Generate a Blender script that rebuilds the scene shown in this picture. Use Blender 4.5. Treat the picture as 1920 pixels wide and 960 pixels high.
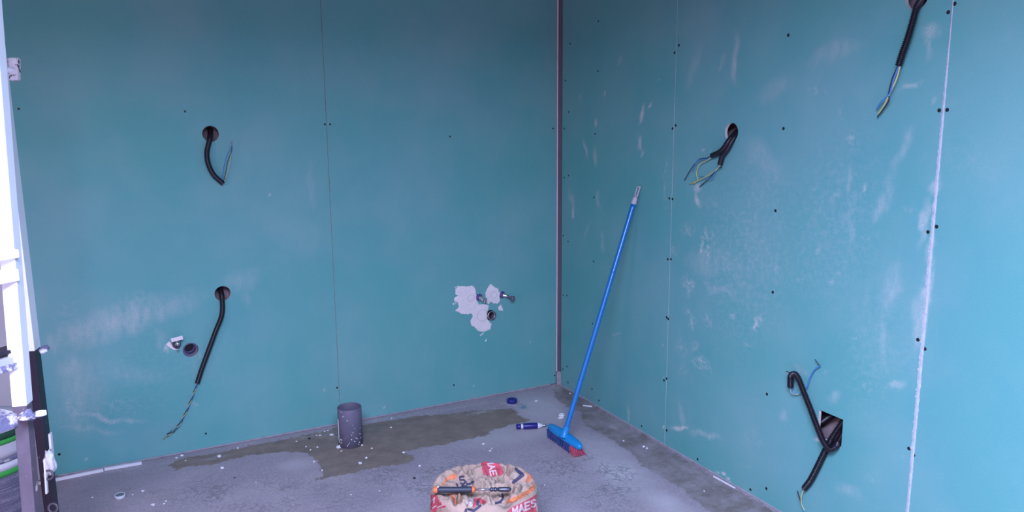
import bpy, bmesh, math, random
import numpy as np
from mathutils import Vector, noise
from mathutils.bvhtree import BVHTree
random.seed(7); rng = np.random.RandomState(7)
SC = bpy.context.scene; COL = SC.collection
for o in list(bpy.data.objects): bpy.data.objects.remove(o)

# ------------------------------------------------------------------ camera
FPX, PITCH, YAW, ROLL = 1462.61, 0.17675, 0.47628, -0.006577
CAM = np.array([-2.1439, -3.6012, 1.47535])
fw = np.array([math.sin(YAW)*math.cos(PITCH), math.cos(YAW)*math.cos(PITCH), -math.sin(PITCH)])
r0 = np.array([math.cos(YAW), -math.sin(YAW), 0]); u0 = np.cross(r0, fw)
RT = r0*math.cos(ROLL)+u0*math.sin(ROLL); UP = -r0*math.sin(ROLL)+u0*math.cos(ROLL)
cd = bpy.data.cameras.new('camera'); cam = bpy.data.objects.new('camera', cd); COL.objects.link(cam)
cd.sensor_width = 36; cd.lens = 36*FPX/1920; cd.clip_start = .02
from mathutils import Matrix
cam.matrix_world = Matrix(((RT[0],UP[0],-fw[0],CAM[0]),(RT[1],UP[1],-fw[1],CAM[1]),(RT[2],UP[2],-fw[2],CAM[2]),(0,0,0,1)))
SC.camera = cam

# ------------------------------------------------------------------ world, light, exposure
SC.view_settings.view_transform = 'Standard'; SC.view_settings.look = 'None'
SC.view_settings.gamma = 1; SC.view_settings.use_curve_mapping = False
SC.view_settings.exposure = 0.0
w = bpy.data.worlds.new('world'); SC.world = w; w.use_nodes = True
w.node_tree.nodes['Background'].inputs[0].default_value = (1.0, .56, .68, 1)
w.node_tree.nodes['Background'].inputs[1].default_value = 1.0
def area(name, loc, target, sx, sy, power, col, spread=180):
    l = bpy.data.lights.new(name, 'AREA'); l.shape = 'RECTANGLE'; l.size = sx; l.size_y = sy
    l.energy = power; l.color = col; l.spread = math.radians(spread)
    o = bpy.data.objects.new(name, l); COL.objects.link(o); o.location = loc
    o.rotation_euler = (Vector(target)-Vector(loc)).to_track_quat('-Z', 'Z').to_euler(); return o
area('roof_opening_daylight', (-2.2, -3.5, 2.25), (-2.1, -3.45, 0), 1.3, 0.9, 268, (.54, .65, 1.0), 165)

area('upper_left_fill', (-4.6, -2.6, 1.7), (-2.2, 0, 1.9), 1.2, 1.4, 20, (.95, .68, .78), 150)  # fill lamp added by the side doorway to lift the upper left wall
# ------------------------------------------------------------------ pixel helpers (photo 1920x960 -> place)
def ray(x, y): return fw*FPX+RT*(x-960)-UP*(y-480)
def L(x, y, o=0.0): d = ray(x, y); return CAM+d*((-o-CAM[1])/d[1])      # left wall, o metres in front of it
def R(x, y, o=0.0): d = ray(x, y); return CAM+d*((-o-CAM[0])/d[0])      # right wall
def F(x, y, z=0.0): d = ray(x, y); return CAM+d*((z-CAM[2])/d[2])       # horizontal plane
def D(x, y, dep): return CAM+ray(x, y)/FPX*dep

# ------------------------------------------------------------------ materials
def nt(m): return m.node_tree.nodes, m.node_tree.links
def mat(name, col, rough=.6, metal=0., bump=0., bscale=60., var=0., vscale=8., spec=.5, alpha=1.):
    m = bpy.data.materials.new(name); m.use_nodes = True; N, K = nt(m); b = N['Principled BSDF']
    b.inputs['Base Color'].default_value = (*col, 1); b.inputs['Roughness'].default_value = rough
    b.inputs['Metallic'].default_value = metal; b.inputs['Specular IOR Level'].default_value = spec
    b.inputs['Alpha'].default_value = alpha
    tc = N.new('ShaderNodeNewGeometry')
    n = N.new('ShaderNodeTexNoise'); n.inputs['Scale'].default_value = vscale; n.inputs['Detail'].default_value = 5
    K.new(tc.outputs['Position'], n.inputs['Vector'])
    mx = N.new('ShaderNodeMix'); mx.data_type = 'RGBA'; mx.blend_type = 'MULTIPLY'; mx.inputs['Factor'].default_value = 1
    mr = N.new('ShaderNodeMapRange'); mr.inputs[1].default_value = .3; mr.inputs[2].default_value = .7
    v = max(var, .04); mr.inputs[3].default_value = 1-v; mr.inputs[4].default_value = 1+v
    K.new(n.outputs['Fac'], mr.inputs[0]); mx.inputs['A'].default_value = (*col, 1); K.new(mr.outputs[0], mx.inputs['B'])
    K.new(mx.outputs['Result'], b.inputs['Base Color'])
    if bump:
        n2 = N.new('ShaderNodeTexNoise'); n2.inputs['Scale'].default_value = bscale; n2.inputs['Detail'].default_value = 4
        K.new(tc.outputs['Position'], n2.inputs['Vector'])
        bp = N.new('ShaderNodeBump'); bp.inputs['Strength'].default_value = bump; bp.inputs['Distance'].default_value = .004
        K.new(n2.outputs['Fac'], bp.inputs['Height']); K.new(bp.outputs[0], b.inputs['Normal'])
    return m
def splash(m, col, thr=.6, scale=40., soft=.03, rough=.8):
    """plaster splashes over an existing material"""
    N, K = nt(m); b = N['Principled BSDF']; src = b.inputs['Base Color'].links[0].from_socket
    tc = N.new('ShaderNodeNewGeometry'); n = N.new('ShaderNodeTexNoise'); n.inputs['Scale'].default_value = scale
    n.inputs['Detail'].default_value = 6; n.inputs['Roughness'].default_value = .65; K.new(tc.outputs['Position'], n.inputs['Vector'])
    mr = N.new('ShaderNodeMapRange'); mr.inputs[1].default_value = thr; mr.inputs[2].default_value = thr+soft
    K.new(n.outputs['Fac'], mr.inputs[0])
    mx = N.new('ShaderNodeMix'); mx.data_type = 'RGBA'; K.new(mr.outputs[0], mx.inputs['Factor'])
    K.new(src, mx.inputs['A']); mx.inputs['B'].default_value = (*col, 1); K.new(mx.outputs['Result'], b.inputs['Base Color'])
    return m

class NB:   # tiny node-builder
    def __init__(s, m): s.N, s.K = nt(m); s.b = s.N['Principled BSDF']; s.geo = s.N.new('ShaderNodeNewGeometry')
    def noise(s, scale, detail=4, rough=.5, vec=None, stretch=None, dist=0):
        n = s.N.new('ShaderNodeTexNoise'); n.inputs['Scale'].default_value = scale; n.inputs['Detail'].default_value = detail
        n.inputs['Roughness'].default_value = rough; n.inputs['Distortion'].default_value = dist
        src = vec or s.geo.outputs['Position']
        if stretch:
            mp = s.N.new('ShaderNodeMapping'); mp.inputs['Scale'].default_value = stretch; s.K.new(src, mp.inputs['Vector']); src = mp.outputs[0]
        s.K.new(src, n.inputs['Vector']); return n.outputs['Fac']
    def math(s, op, a, b=None, c=None, clamp=False):
        n = s.N.new('ShaderNodeMath'); n.operation = op; n.use_clamp = clamp
        for i, v in enumerate((a, b, c)):
            if v is None: continue
            if isinstance(v, (int, float)): n.inputs[i].default_value = v
            else: s.K.new(v, n.inputs[i])
        return n.outputs[0]
    def rng(s, v, a, b, c=0., d=1., smooth=False):
        n = s.N.new('ShaderNodeMapRange'); s.K.new(v, n.inputs[0])
        if smooth: n.interpolation_type = 'SMOOTHSTEP'
        for i, q in enumerate((a, b, c, d)): n.inputs[i+1].default_value = q
        return n.outputs[0]
    def mix(s, f, a, b, mode='MIX'):
        n = s.N.new('ShaderNodeMix'); n.data_type = 'RGBA'; n.blend_type = mode
        for nm, v in (('Factor', f), ('A', a), ('B', b)):
            if isinstance(v, tuple): n.inputs[nm].default_value = (*v, 1)
            elif isinstance(v, (int, float)): n.inputs[nm].default_value = v
            else: s.K.new(v, n.inputs[nm])
        return n.outputs['Result']
    def attr(s, name): n = s.N.new('ShaderNodeAttribute'); n.attribute_name = name; return n.outputs['Fac']
    def bump(s, h, st=.3, dist=.003):
        n = s.N.new('ShaderNodeBump'); n.inputs['Strength'].default_value = st; n.inputs['Distance'].default_value = dist
        s.K.new(h, n.inputs['Height']); s.K.new(n.outputs[0], s.b.inputs['Normal'])

def wall_mat():
    m = bpy.data.materials.new('green_plasterboard'); m.use_nodes = True; q = NB(m)
    cool = q.rng(q.noise(1.1, 3, .5), .35, .65)
    base = q.mix(cool, (.116, .392, .382), (.130, .382, .398))
    fine = q.rng(q.noise(260, 3, .6), .3, .7, .94, 1.06)
    weave = q.rng(q.noise(1, 2, .5, stretch=(60, 60, 900)), .3, .7, .975, 1.025)
    base = q.mix(1., base, q.math('MULTIPLY', fine, weave), 'MULTIPLY')
    haze = q.rng(q.noise(2.3, 5, .6), .40, .75, 0, .15)
    dust = q.math('MULTIPLY', q.attr('dust'), q.rng(q.noise(26, 7, .75, stretch=(1, 1, .35)), .34, .66, .25, 1.9))
    dust = q.math('MULTIPLY', dust, q.rng(q.noise(170, 4, .7), .3, .7, .55, 1.5))
    grit = q.math('MULTIPLY', q.attr('grit'), q.rng(q.noise(44, 7, .72), .46, .62))
    streak = q.rng(q.noise(75, 5, .7), .66, .78, 0, .22)
    f = q.math('ADD', q.math('ADD', dust, grit), q.math('ADD', haze, streak), clamp=True)
    f = q.math('MULTIPLY', f, .92)
    col = q.mix(f, base, (.64, .62, .63))
    q.K.new(col, q.b.inputs['Base Color']); q.b.inputs['Roughness'].default_value = .62
    q.b.inputs['Specular IOR Level'].default_value = .3
    q.bump(q.noise(300, 3), .06, .001)
    return m
def floor_mat():
    m = bpy.data.materials.new('dusty_concrete'); m.use_nodes = True; q = NB(m)
    big = q.rng(q.noise(2.2, 5, .6), .3, .7)
    base = q.mix(big, (.335, .275, .320), (.465, .385, .430))
    fine = q.rng(q.noise(95, 6, .75), .3, .7, .76, 1.18)
    base = q.mix(1., base, fine, 'MULTIPLY')
    base = q.mix(q.math('MULTIPLY', q.attr('pale'), q.rng(q.noise(6, 5, .6), .3, .6, .45, 1)), base, (.56, .50, .54))
    # trowelled scratches
    v = q.N.new('ShaderNodeTexVoronoi'); v.feature = 'DISTANCE_TO_EDGE'; v.inputs['Scale'].default_value = 26
    n = q.N.new('ShaderNodeTexNoise'); n.inputs['Scale'].default_value = 9; n.inputs['Detail'].default_value = 3
    q.K.new(q.geo.outputs['Position'], n.inputs['Vector'])
    vm = q.N.new('ShaderNodeVectorMath'); vm.operation = 'MULTIPLY_ADD'; q.K.new(n.outputs['Color'], vm.inputs[0])
    vm.inputs[1].default_value = (.25, .25, .25); q.K.new(q.geo.outputs['Position'], vm.inputs[2])
    q.K.new(vm.outputs[0], v.inputs['Vector'])
    ln = q.rng(v.outputs['Distance'], .02, .13, 1, 0)
    ln = q.math('MULTIPLY', ln, q.rng(q.noise(6, 5, .65), .40, .56))
    ln = q.math('MULTIPLY', ln, q.attr('scratch'))
    base = q.mix(q.math('MULTIPLY', ln, .62), base, (.17, .155, .17))
    sm = q.math('MULTIPLY', q.rng(q.noise(7, 6, .7, stretch=(1, 2, 1)), .55, .68), q.attr('smudge'))
    base = q.mix(q.math('MULTIPLY', sm, .62), base, (.20, .18, .20))
    edge = q.math('MULTIPLY', q.math('SUBTRACT', q.noise(38, 6, .65), .5), .075)
    # dry mortar band along the right wall
    mf = q.rng(q.math('ADD', q.attr('mortar'), edge), -.004, .006)
    mcol = q.mix(q.rng(q.noise(9, 6, .7), .4, .62), (.205, .168, .160), (.330, .280, .300))
    mcol = q.mix(q.rng(q.noise(60, 4, .6), .60, .72, 0, .5), mcol, (.38, .34, .38))
    col = q.mix(mf, base, mcol)
    # wet mortar stain
    wf = q.rng(q.math('ADD', q.attr('wet'), edge), -.003, .004)
    wcol = q.mix(q.rng(q.noise(14, 5, .6), .35, .65), (.215, .163, .140), (.290, .220, .186))
    wcol = q.mix(q.rng(q.noise(110, 3, .6), .64, .72, 0, .35), wcol, (.30, .28, .30))
    col = q.mix(wf, col, wcol)
    df = q.math('MULTIPLY', q.attr('dust'), q.rng(q.noise(45, 5, .7), .42, .6))
    col = q.mix(df, col, (.60, .57, .60))
    bf = q.math('MULTIPLY', q.attr('blue'), q.rng(q.noise(50, 4, .6), .4, .55))
    col = q.mix(bf, col, (.10, .24, .30))
    q.K.new(col, q.b.inputs['Base Color']); q.b.inputs['Roughness'].default_value = .85
    h = q.math('ADD', q.noise(90, 6, .7), q.math('MULTIPLY', ln, -.5))
    q.bump(h, .35, .004)
    return m
M = dict(
 wall=wall_mat(), floor=floor_mat(),
 core=mat('gypsum_core', (.74, .70, .72), .9, bump=.4, bscale=150, var=.12, vscale=60),
 filler=mat('white_filler', (.86, .78, .80), .85, bump=.5, bscale=90, var=.06, vscale=40),
 fillring=mat('filler_ring', (.50, .43, .44), .9),
 void=mat('cavity_board', (.30, .22, .23), .9, var=.25, vscale=10),
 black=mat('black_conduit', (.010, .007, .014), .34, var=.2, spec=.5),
 blackwire=mat('black_wire', (.02, .02, .04), .5),
 bluewire=mat('blue_wire', (.05, .22, .55), .5),
 yellowwire=mat('yellow_wire', (.60, .54, .20), .5),
 copper=mat('copper', (.50, .30, .28), .4, .7),
 screw=mat('black_screw', (.012, .012, .016), .5),
 screwlight=mat('filled_screw', (.6, .58, .6), .8),
 galv=mat('galvanised_steel', (.135, .122, .160), .4, .15, var=.12, vscale=6),
 galvglint=mat('galvanised_glint', (.80, .76, .84), .3, .1, var=.1),  # lighter copy of the channel steel, highlight put into the colour
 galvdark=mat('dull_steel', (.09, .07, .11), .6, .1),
 chrome=mat('chrome', (.80, .76, .80), .2, .9), pinkwhite=mat('white_plate', (.85, .76, .78), .35),
 violet=mat('violet_ring', (.10, .07, .26), .4), brownpvc=mat('brown_pvc', (.14, .10, .14), .4),
 pvc=splash(mat('grey_pvc', (.150, .135, .200), .45, var=.1, vscale=15), (.45, .43, .50), .66, 45),
 pvcin=mat('grey_pvc_inside', (.085, .07, .13), .5),
 blue=mat('blue_plastic_head', (.012, .26, .62), .35), bluepole=mat('blue_pole', (.004, .175, .52), .26, var=.05, vscale=30, spec=.7),
 bris=mat('blue_bristle', (.035, .06, .21), .6), red=mat('red_bristle', (.50, .08, .13), .6),
 greyplast=mat('grey_hook', (.55, .50, .55), .4), navy=mat('navy_plastic', (.018, .018, .20), .35, var=.2),
 white=mat('white_plastic', (.75, .73, .78), .4),
 paper=mat('kraft_paper', (.43, .295, .235), .85, bump=.6, bscale=70, var=.2, vscale=14),
 pred=mat('print_red', (.50, .062, .095), .8, var=.2, vscale=40), porange=mat('print_orange', (.60, .185, .085), .8, var=.2, vscale=40),
 pdark=mat('print_dark', (.055, .05, .10), .8), ppale=mat('print_pale', (.62, .44, .44), .85), pbrown=mat('print_brown', (.33, .19, .13), .85),
 plite=mat('paper_inside', (.50, .42, .38), .85),
 grip=mat('dark_grip', (.028, .034, .055), .55), orange=mat('orange_grip', (.68, .17, .06), .45), steel=mat('tool_steel', (.55, .53, .6), .25, .9),
 darksteel=mat('dark_steel', (.10, .10, .14), .35, .7),
 alu=splash(mat('white_painted_metal', (.93, .91, .93), .45), (.72, .66, .70), .70, 30),
 alugrey=mat('bare_aluminium', (.50, .48, .58), .45, .2),
 brown=splash(mat('brown_leg', (.125, .095, .125), .5, var=.2, vscale=20), (.62, .50, .50), .62, 26),
 dark=splash(mat('black_leg', (.022, .014, .028), .4), (.60, .57, .62), .67, 30),
 crust=splash(mat('crusted_tread', (.15, .14, .24), .8, bump=1., bscale=60), (.62, .56, .58), .5, 32, .08),
 plaster=mat('wet_plaster', (.80, .77, .83), .6, bump=.6, bscale=60), palewall=mat('pale_plaster', (.55, .51, .56), .9, var=.08, vscale=2),
 green=mat('green_print', (.05, .40, .07), .5), darkgreen=mat('dark_green', (.02, .08, .04), .5),
 black2=mat('black_crumb', (.02, .02, .03), .7), ceil=mat('ceiling_plaster', (.10, .10, .11), .9), backwall=mat('raw_brick_back', (.16, .13, .12), .9, var=.2),
)
def ribs():
    m = bpy.data.materials.new('printed_small_text'); m.use_nodes = True; q = NB(m)
    n = q.noise(1, 2, .6, stretch=(8, 8, 190)); n2 = q.noise(260, 2)
    f = q.math('MULTIPLY', q.rng(n, .46, .54), q.rng(n2, .4, .5))
    q.K.new(q.mix(f, (.24, .23, .34), (.46, .44, .55)), q.b.inputs['Base Color']); q.b.inputs['Roughness'].default_value = .5
    return m
M['text'] = ribs()

# ------------------------------------------------------------------ object helpers
def link(o): COL.objects.link(o); return o
def empty(name, loc, label, cat, group=None):
    o = link(bpy.data.objects.new(name, None)); o.location = [float(v) for v in loc]; o.empty_display_size = .05
    o['label'] = label; o['category'] = cat
    if group: o['group'] = group
    return o
def tag(o, label, cat, group=None):
    o['label'] = label; o['category'] = cat
    if group: o['group'] = group
    return o
def wloc(p):
    v = Vector((0, 0, 0))
    while p is not None: v += p.location; p = p.parent
    return v
def mesh(name, V, Fc, m, parent=None, smooth=False, origin=None):
    V = np.asarray(V, float)
    base = np.array(wloc(parent)); org = V.mean(0) if origin is None else np.array(origin, float)
    if origin is None and parent is None: org = np.array([V[:, 0].mean(), V[:, 1].mean(), V[:, 2].min()])
    me = bpy.data.meshes.new(name); me.from_pydata((V-org).tolist(), [], [list(map(int, f)) for f in Fc]); me.update()
    o = link(bpy.data.objects.new(name, me)); o.location = (org-base).tolist(); o.parent = parent
    for mm in (m if isinstance(m, (list, tuple)) else [m]): me.materials.append(mm)
    if smooth: me.shade_smooth()
    return o
class MB:
    def __init__(s): s.V = []; s.F = []; s.mi = []
    def add(s, V, Fc, mi=0):
        b = len(s.V); s.V += [tuple(map(float, v)) for v in V]; s.F += [[b+i for i in f] for f in Fc]; s.mi += [mi]*len(Fc); return s
    def build(s, name, m, parent=None, smooth=False, origin=None):
        o = mesh(name, s.V, s.F, m, parent, smooth, origin)
        if any(s.mi): o.data.polygons.foreach_set('material_index', s.mi)
        return o
def spline(pts, step=.004):
    P = np.array(pts, float); n = len(P)
    if n == 2:
        k = max(2, int(np.linalg.norm(P[1]-P[0])/step)); t = np.linspace(0, 1, k+1)[:, None]; return P[0]*(1-t)+P[1]*t
    Q = np.vstack([2*P[0]-P[1], P, 2*P[-1]-P[-2]]); out = []
    for i in range(1, n):
        a, b, c, d = Q[i-1:i+3]; k = max(2, int(np.linalg.norm(c-b)/step))
        for t in np.linspace(0, 1, k, endpoint=False):
            out.append(.5*((2*b)+(-a+c)*t+(2*a-5*b+4*c-d)*t*t+(-a+3*b-3*c+d)*t**3))
    out.append(P[-1]); return np.array(out)
def frames(C):
    T = np.gradient(C, axis=0); T /= np.linalg.norm(T, axis=1)[:, None]+1e-12
    n = np.cross(T[0], [0, 0, 1.]);
    if np.linalg.norm(n) < .05: n = np.cross(T[0], [0, 1., 0])
    n /= np.linalg.norm(n); Ns = [n]
    for i in range(1, len(C)):
        n = n-T[i]*(n@T[i]); n /= np.linalg.norm(n); Ns.append(n)
    Ns = np.array(Ns); return T, Ns, np.cross(T, Ns)
def tube(C, rad, seg=10, cap=True):
    C = np.asarray(C); T, N1, N2 = frames(C); n = len(C)
    rad = np.full(n, rad) if np.isscalar(rad) else np.asarray(rad)
    a = np.arange(seg)*2*math.pi/seg
    V = (C[:, None]+rad[:, None, None]*(np.cos(a)[None, :, None]*N1[:, None]+np.sin(a)[None, :, None]*N2[:, None])).reshape(-1, 3)
    Fc = [(i*seg+j, i*seg+(j+1) % seg, (i+1)*seg+(j+1) % seg, (i+1)*seg+j) for i in range(n-1) for j in range(seg)]
    if cap: Fc += [tuple(range(seg))[::-1], tuple((n-1)*seg+j for j in range(seg))]
    return V, Fc
def arclen(C): return np.concatenate([[0], np.cumsum(np.linalg.norm(np.diff(C, axis=0), axis=1))])
def lathe(axis_pts, axis_dir, prof, seg=24, close=False):
    """prof = list of (distance along axis, radius)"""
    d = np.array(axis_dir, float); d /= np.linalg.norm(d); c = np.array(axis_pts, float)
    n1 = np.cross(d, [0, 0, 1.]);
    if np.linalg.norm(n1) < .1: n1 = np.array([1., 0, 0])
    n1 /= np.linalg.norm(n1); n2 = np.cross(d, n1); a = np.arange(seg)*2*math.pi/seg; V = []
    for h, r in prof: V += list(c+d*h+r*(np.cos(a)[:, None]*n1+np.sin(a)[:, None]*n2))
    n = len(prof)
    Fc = [(i*seg+j, i*seg+(j+1) % seg, (i+1)*seg+(j+1) % seg, (i+1)*seg+j) for i in range(n-1) for j in range(seg)]
    if close: Fc += [((n-1)*seg+j, (n-1)*seg+(j+1) % seg, (j+1) % seg, j) for j in range(seg)]
    else: Fc += [tuple(range(seg))[::-1], tuple((n-1)*seg+j for j in range(seg))]
    return V, Fc
def obox(c, ax, ay, az, bev=0.):
    """box from centre and three half-vectors, optional bevel by 8->24 corner cut"""
    c, ax, ay, az = [np.array(v, float) for v in (c, ax, ay, az)]
    if bev <= 0:
        V = [c+sx*ax+sy*ay+sz*az for sx in (-1, 1) for sy in (-1, 1) for sz in (-1, 1)]
        return V, [(0, 1, 3, 2), (4, 6, 7, 5), (0, 4, 5, 1), (2, 3, 7, 6), (0, 2, 6, 4), (1, 5, 7, 3)]
    la, lb, lc = np.linalg.norm(ax), np.linalg.norm(ay), np.linalg.norm(az)
    bm = bmesh.new(); bmesh.ops.create_cube(bm, size=2)
    for v in bm.verts: v.co = Vector((v.co.x*la, v.co.y*lb, v.co.z*lc))
    bmesh.ops.bevel(bm, geom=list(bm.edges), offset=bev, segments=2, affect='EDGES', profile=.6)
    Mx = np.stack([ax/la, ay/lb, az/lc]); V = [c+np.array(v.co)@Mx for v in bm.verts]; bm.verts.index_update()
    Fc = [[v.index for v in f.verts] for f in bm.faces]; bm.free(); return V, Fc
def ball(c, r, sub=2, jit=0., sc=(1, 1, 1), seed=0):
    bm = bmesh.new(); bmesh.ops.create_icosphere(bm, subdivisions=sub, radius=1)
    V = []
    for v in bm.verts:
        k = 1+jit*noise.noise(Vector(v.co)*1.7+Vector((seed*3.1, seed, 0))); V.append(np.array(c)+np.array(v.co)*k*r*np.array(sc))
    bm.verts.index_update(); Fc = [[v.index for v in f.verts] for f in bm.faces]; bm.free(); return V, Fc

# ------------------------------------------------------------------ dust on walls
def smear_eval(P2, smears):
    """P2: (n,2) wall coords. smears: (centre2, a2, b2, strength)"""
    out = np.zeros(len(P2))
    for c, a, b, s in smears:
        Mi = np.linalg.inv(np.stack([a, b], 1)); q = (P2-c)@Mi.T; d2 = (q**2).sum(1)
        out = np.maximum(out, s*1.15*np.clip(1-d2, 0, 1)**1.35)
    return out
def warp(P2, amt=.022):
    n1 = np.array([noise.noise(Vector((p[0]*14, p[1]*14, 1.5)))+.5*noise.noise(Vector((p[0]*34, p[1]*34, 4.5))) for p in P2])
    n2 = np.array([noise.noise(Vector((p[0]*14, p[1]*14, 8.5)))+.5*noise.noise(Vector((p[0]*34, p[1]*34, 11.5))) for p in P2])
    return P2+np.stack([n1, n2], 1)*amt
def mk_smears(lst, fn, sel):
    out = []
    for x, y, (ax, ay), wd, s in lst:
        c = fn(x, y)[sel]; l = math.hypot(ax, ay); bx, by = -ay/l*wd, ax/l*wd
        out.append((c, fn(x+ax, y+ay)[sel]-c, fn(x+bx, y+by)[sel]-c, s))
    return out
RD = [(1380,110,(4,-62),9,.28),(1352,115,(8,-25),5,.22),(1202,215,(-3,24),2.6,.7),(1218,200,(3,-9),2.2,.6),(1200,268,(5,18),2.2,.5),(1203,283,(-5,10),2.2,.5),(1196,268,(2,12),3,.5),
 (1089,180,(0,9),1.7,.5),(1133,178,(0,6),1.8,.5),(1116,232,(0,11),2.2,.5),(1098,280,(3,27),2.2,.45),(1116,292,(4,22),5,.28),(1163,112,(3,-12),4,.2),(1235,150,(2,-6),2,.3),
 (1074,397,(-1,13),2.6,.5),(1072,375,(2,26),5,.2),(1122,375,(3,24),5,.2),(1130,455,(3,30),6,.15),(1100,430,(8,-20),4,.16),(1310,372,(7,24),3.4,.55),(1307,352,(5,-8),6,.5),(1322,285,(14,1),1.5,.45),
 (1345,545,(40,20),6,.2),(1330,492,(64,2),36,.16),(1274,803,(18,-7),5,.8),(1322,815,(40,12),8,.25),(1466,775,(12,3),16,.25),(1276,775,(2,34),5,.25),(1180,780,(2,28),4,.25),
 (1155,625,(9,0),2.5,.3),(1712,167,(27,-8),7,.36),(1742,58,(25,-15),22,.25),(1735,90,(0,34),8,.2),(1752,192,(12,-17),5,.3),(1692,280,(-25,56),14,.2),(1652,372,(-13,56),13,.24),
 (1598,410,(-5,66),7,.17),(1590,340,(-3,40),5,.18),(1752,350,(-3,30),11,.38),(1741,465,(-5,40),9,.38),(1736,550,(-9,90),11,.5),(1720,600,(-7,74),14,.22),(1740,299,(4,0),4,.6),
 (1620,355,(3,-12),2,.4),(1682,725,(18,0),10,.3),(1563,748,(8,-12),12,.26),(1670,540,(-10,70),20,.16),(1655,640,(-4,60),10,.14),(1590,925,(28,16),15,.18),(1681,855,(9,5),1.6,.5),(1527,821,(6,6),7,.75),
 (1700,850,(4,1),2,.9),(1718,637,(5,1),4,.6),(1904,855,(3,0),3,.7),(1500,690,(18,14),10,.16),(1300,130,(20,-60),12,.12),(1560,100,(70,-30),22,.12),(1430,300,(50,60),28,.10),
 (1450,165,(40,-30),20,.12),(1333,940,(3,0),2,.3),(1362,896,(26,15),1.6,.8),(1247,328,(1,90),1.2,.25),(1247,644,(2,0),2,.8),(1245,705,(2,0),3,.6),(1243,806,(3,0),3,.7),(1403,874,(2,0),2,.6),(1730,420,(12,-60),9,.3)]
RG = [(1400,480,(-20,230),110,.16),(1560,420,(-40,200),110,.14),(1640,650,(-30,200),90,.10),(1325,458,(-3,38),15,.8),(1290,430,(12,10),18,.4),(1262,470,(6,14),8,.4),(1292,535,(5,24),15,.7),(1288,585,(4,14),8,.4),(1297,605,(6,12),10,.5),(1326,600,(5,10),12,.4),(1303,650,(6,14),12,.6),
 (1312,684,(22,16),15,.65),(1420,607,(17,-10),14,.9),(1372,592,(5,18),10,.45),(1372,545,(30,-10),28,.2),(1522,170,(13,-6),9,.4),(1545,175,(7,3),7,.3),(1600,265,(18,14),14,.5),(1572,215,(8,-4),18,.28),
 (1530,357,(10,-4),9,.45),(1565,368,(5,12),7,.5),(1625,450,(6,-8),8,.35),(1535,470,(10,-4),8,.35),(1502,527,(12,-8),10,.45),(1557,532,(10,-5),8,.45),(1572,514,(6,-2),5,.5),(1630,730,(18,0),18,.32),
 (1605,627,(16,4),12,.35),(1555,695,(9,0),9,.4),(1460,500,(18,14),16,.3),(1275,650,(10,16),10,.3),(1280,690,(8,10),10,.3),(1403,650,(10,8),14,.25),(1700,400,(30,-14),18,.14),(1820,300,(60,60),50,.07),
 (1640,900,(16,8),14,.2),(1415,820,(30,20),24,.1),(1333,385,(26,20),20,.2)]
LD = [(235,600,(165,-52),38,.26),(150,740,(60,0),90,.16),(130,690,(34,-4),34,.22),(200,783,(84,13),6,.40),(170,803,(80,10),5,.22),(455,525,(48,-12),26,.14),(500,365,(3,0),3,.6),(300,640,(12,0),26,.14),(318,652,(5,7),9,.5),
 (585,345,(3,60),9,.12),(366,760,(7,0),1.6,.55),(331,645,(12,10),10,.35),(380,668,(4,0),14,.2),(165,858,(2,0),2,.8),(606,734,(3,1),3,.5),(720,763,(2,0),2,.7),(640,744,(2,0),2.4,.8),(888,723,(3,0),3,.4),(995,640,(2,0),2,.5),
 (97,645,(9,22),10,.16),(290,600,(10,-4),8,.2),(460,560,(14,-2),16,.15),(250,700,(70,10),24,.10),(560,440,(90,30),40,.05),(842,525,(2,0),2,.5),(852,566,(2,3),2,.7),(628,534,(2,0),3,.5),(573,552,(2,0),2,.3)]
LG = [(300,700,(200,-20),110,.07),(120,600,(30,10),80,.12),(140,770,(30,10),40,.22),(250,560,(40,-10),20,.18),(230,760,(60,6),20,.2)]

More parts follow.
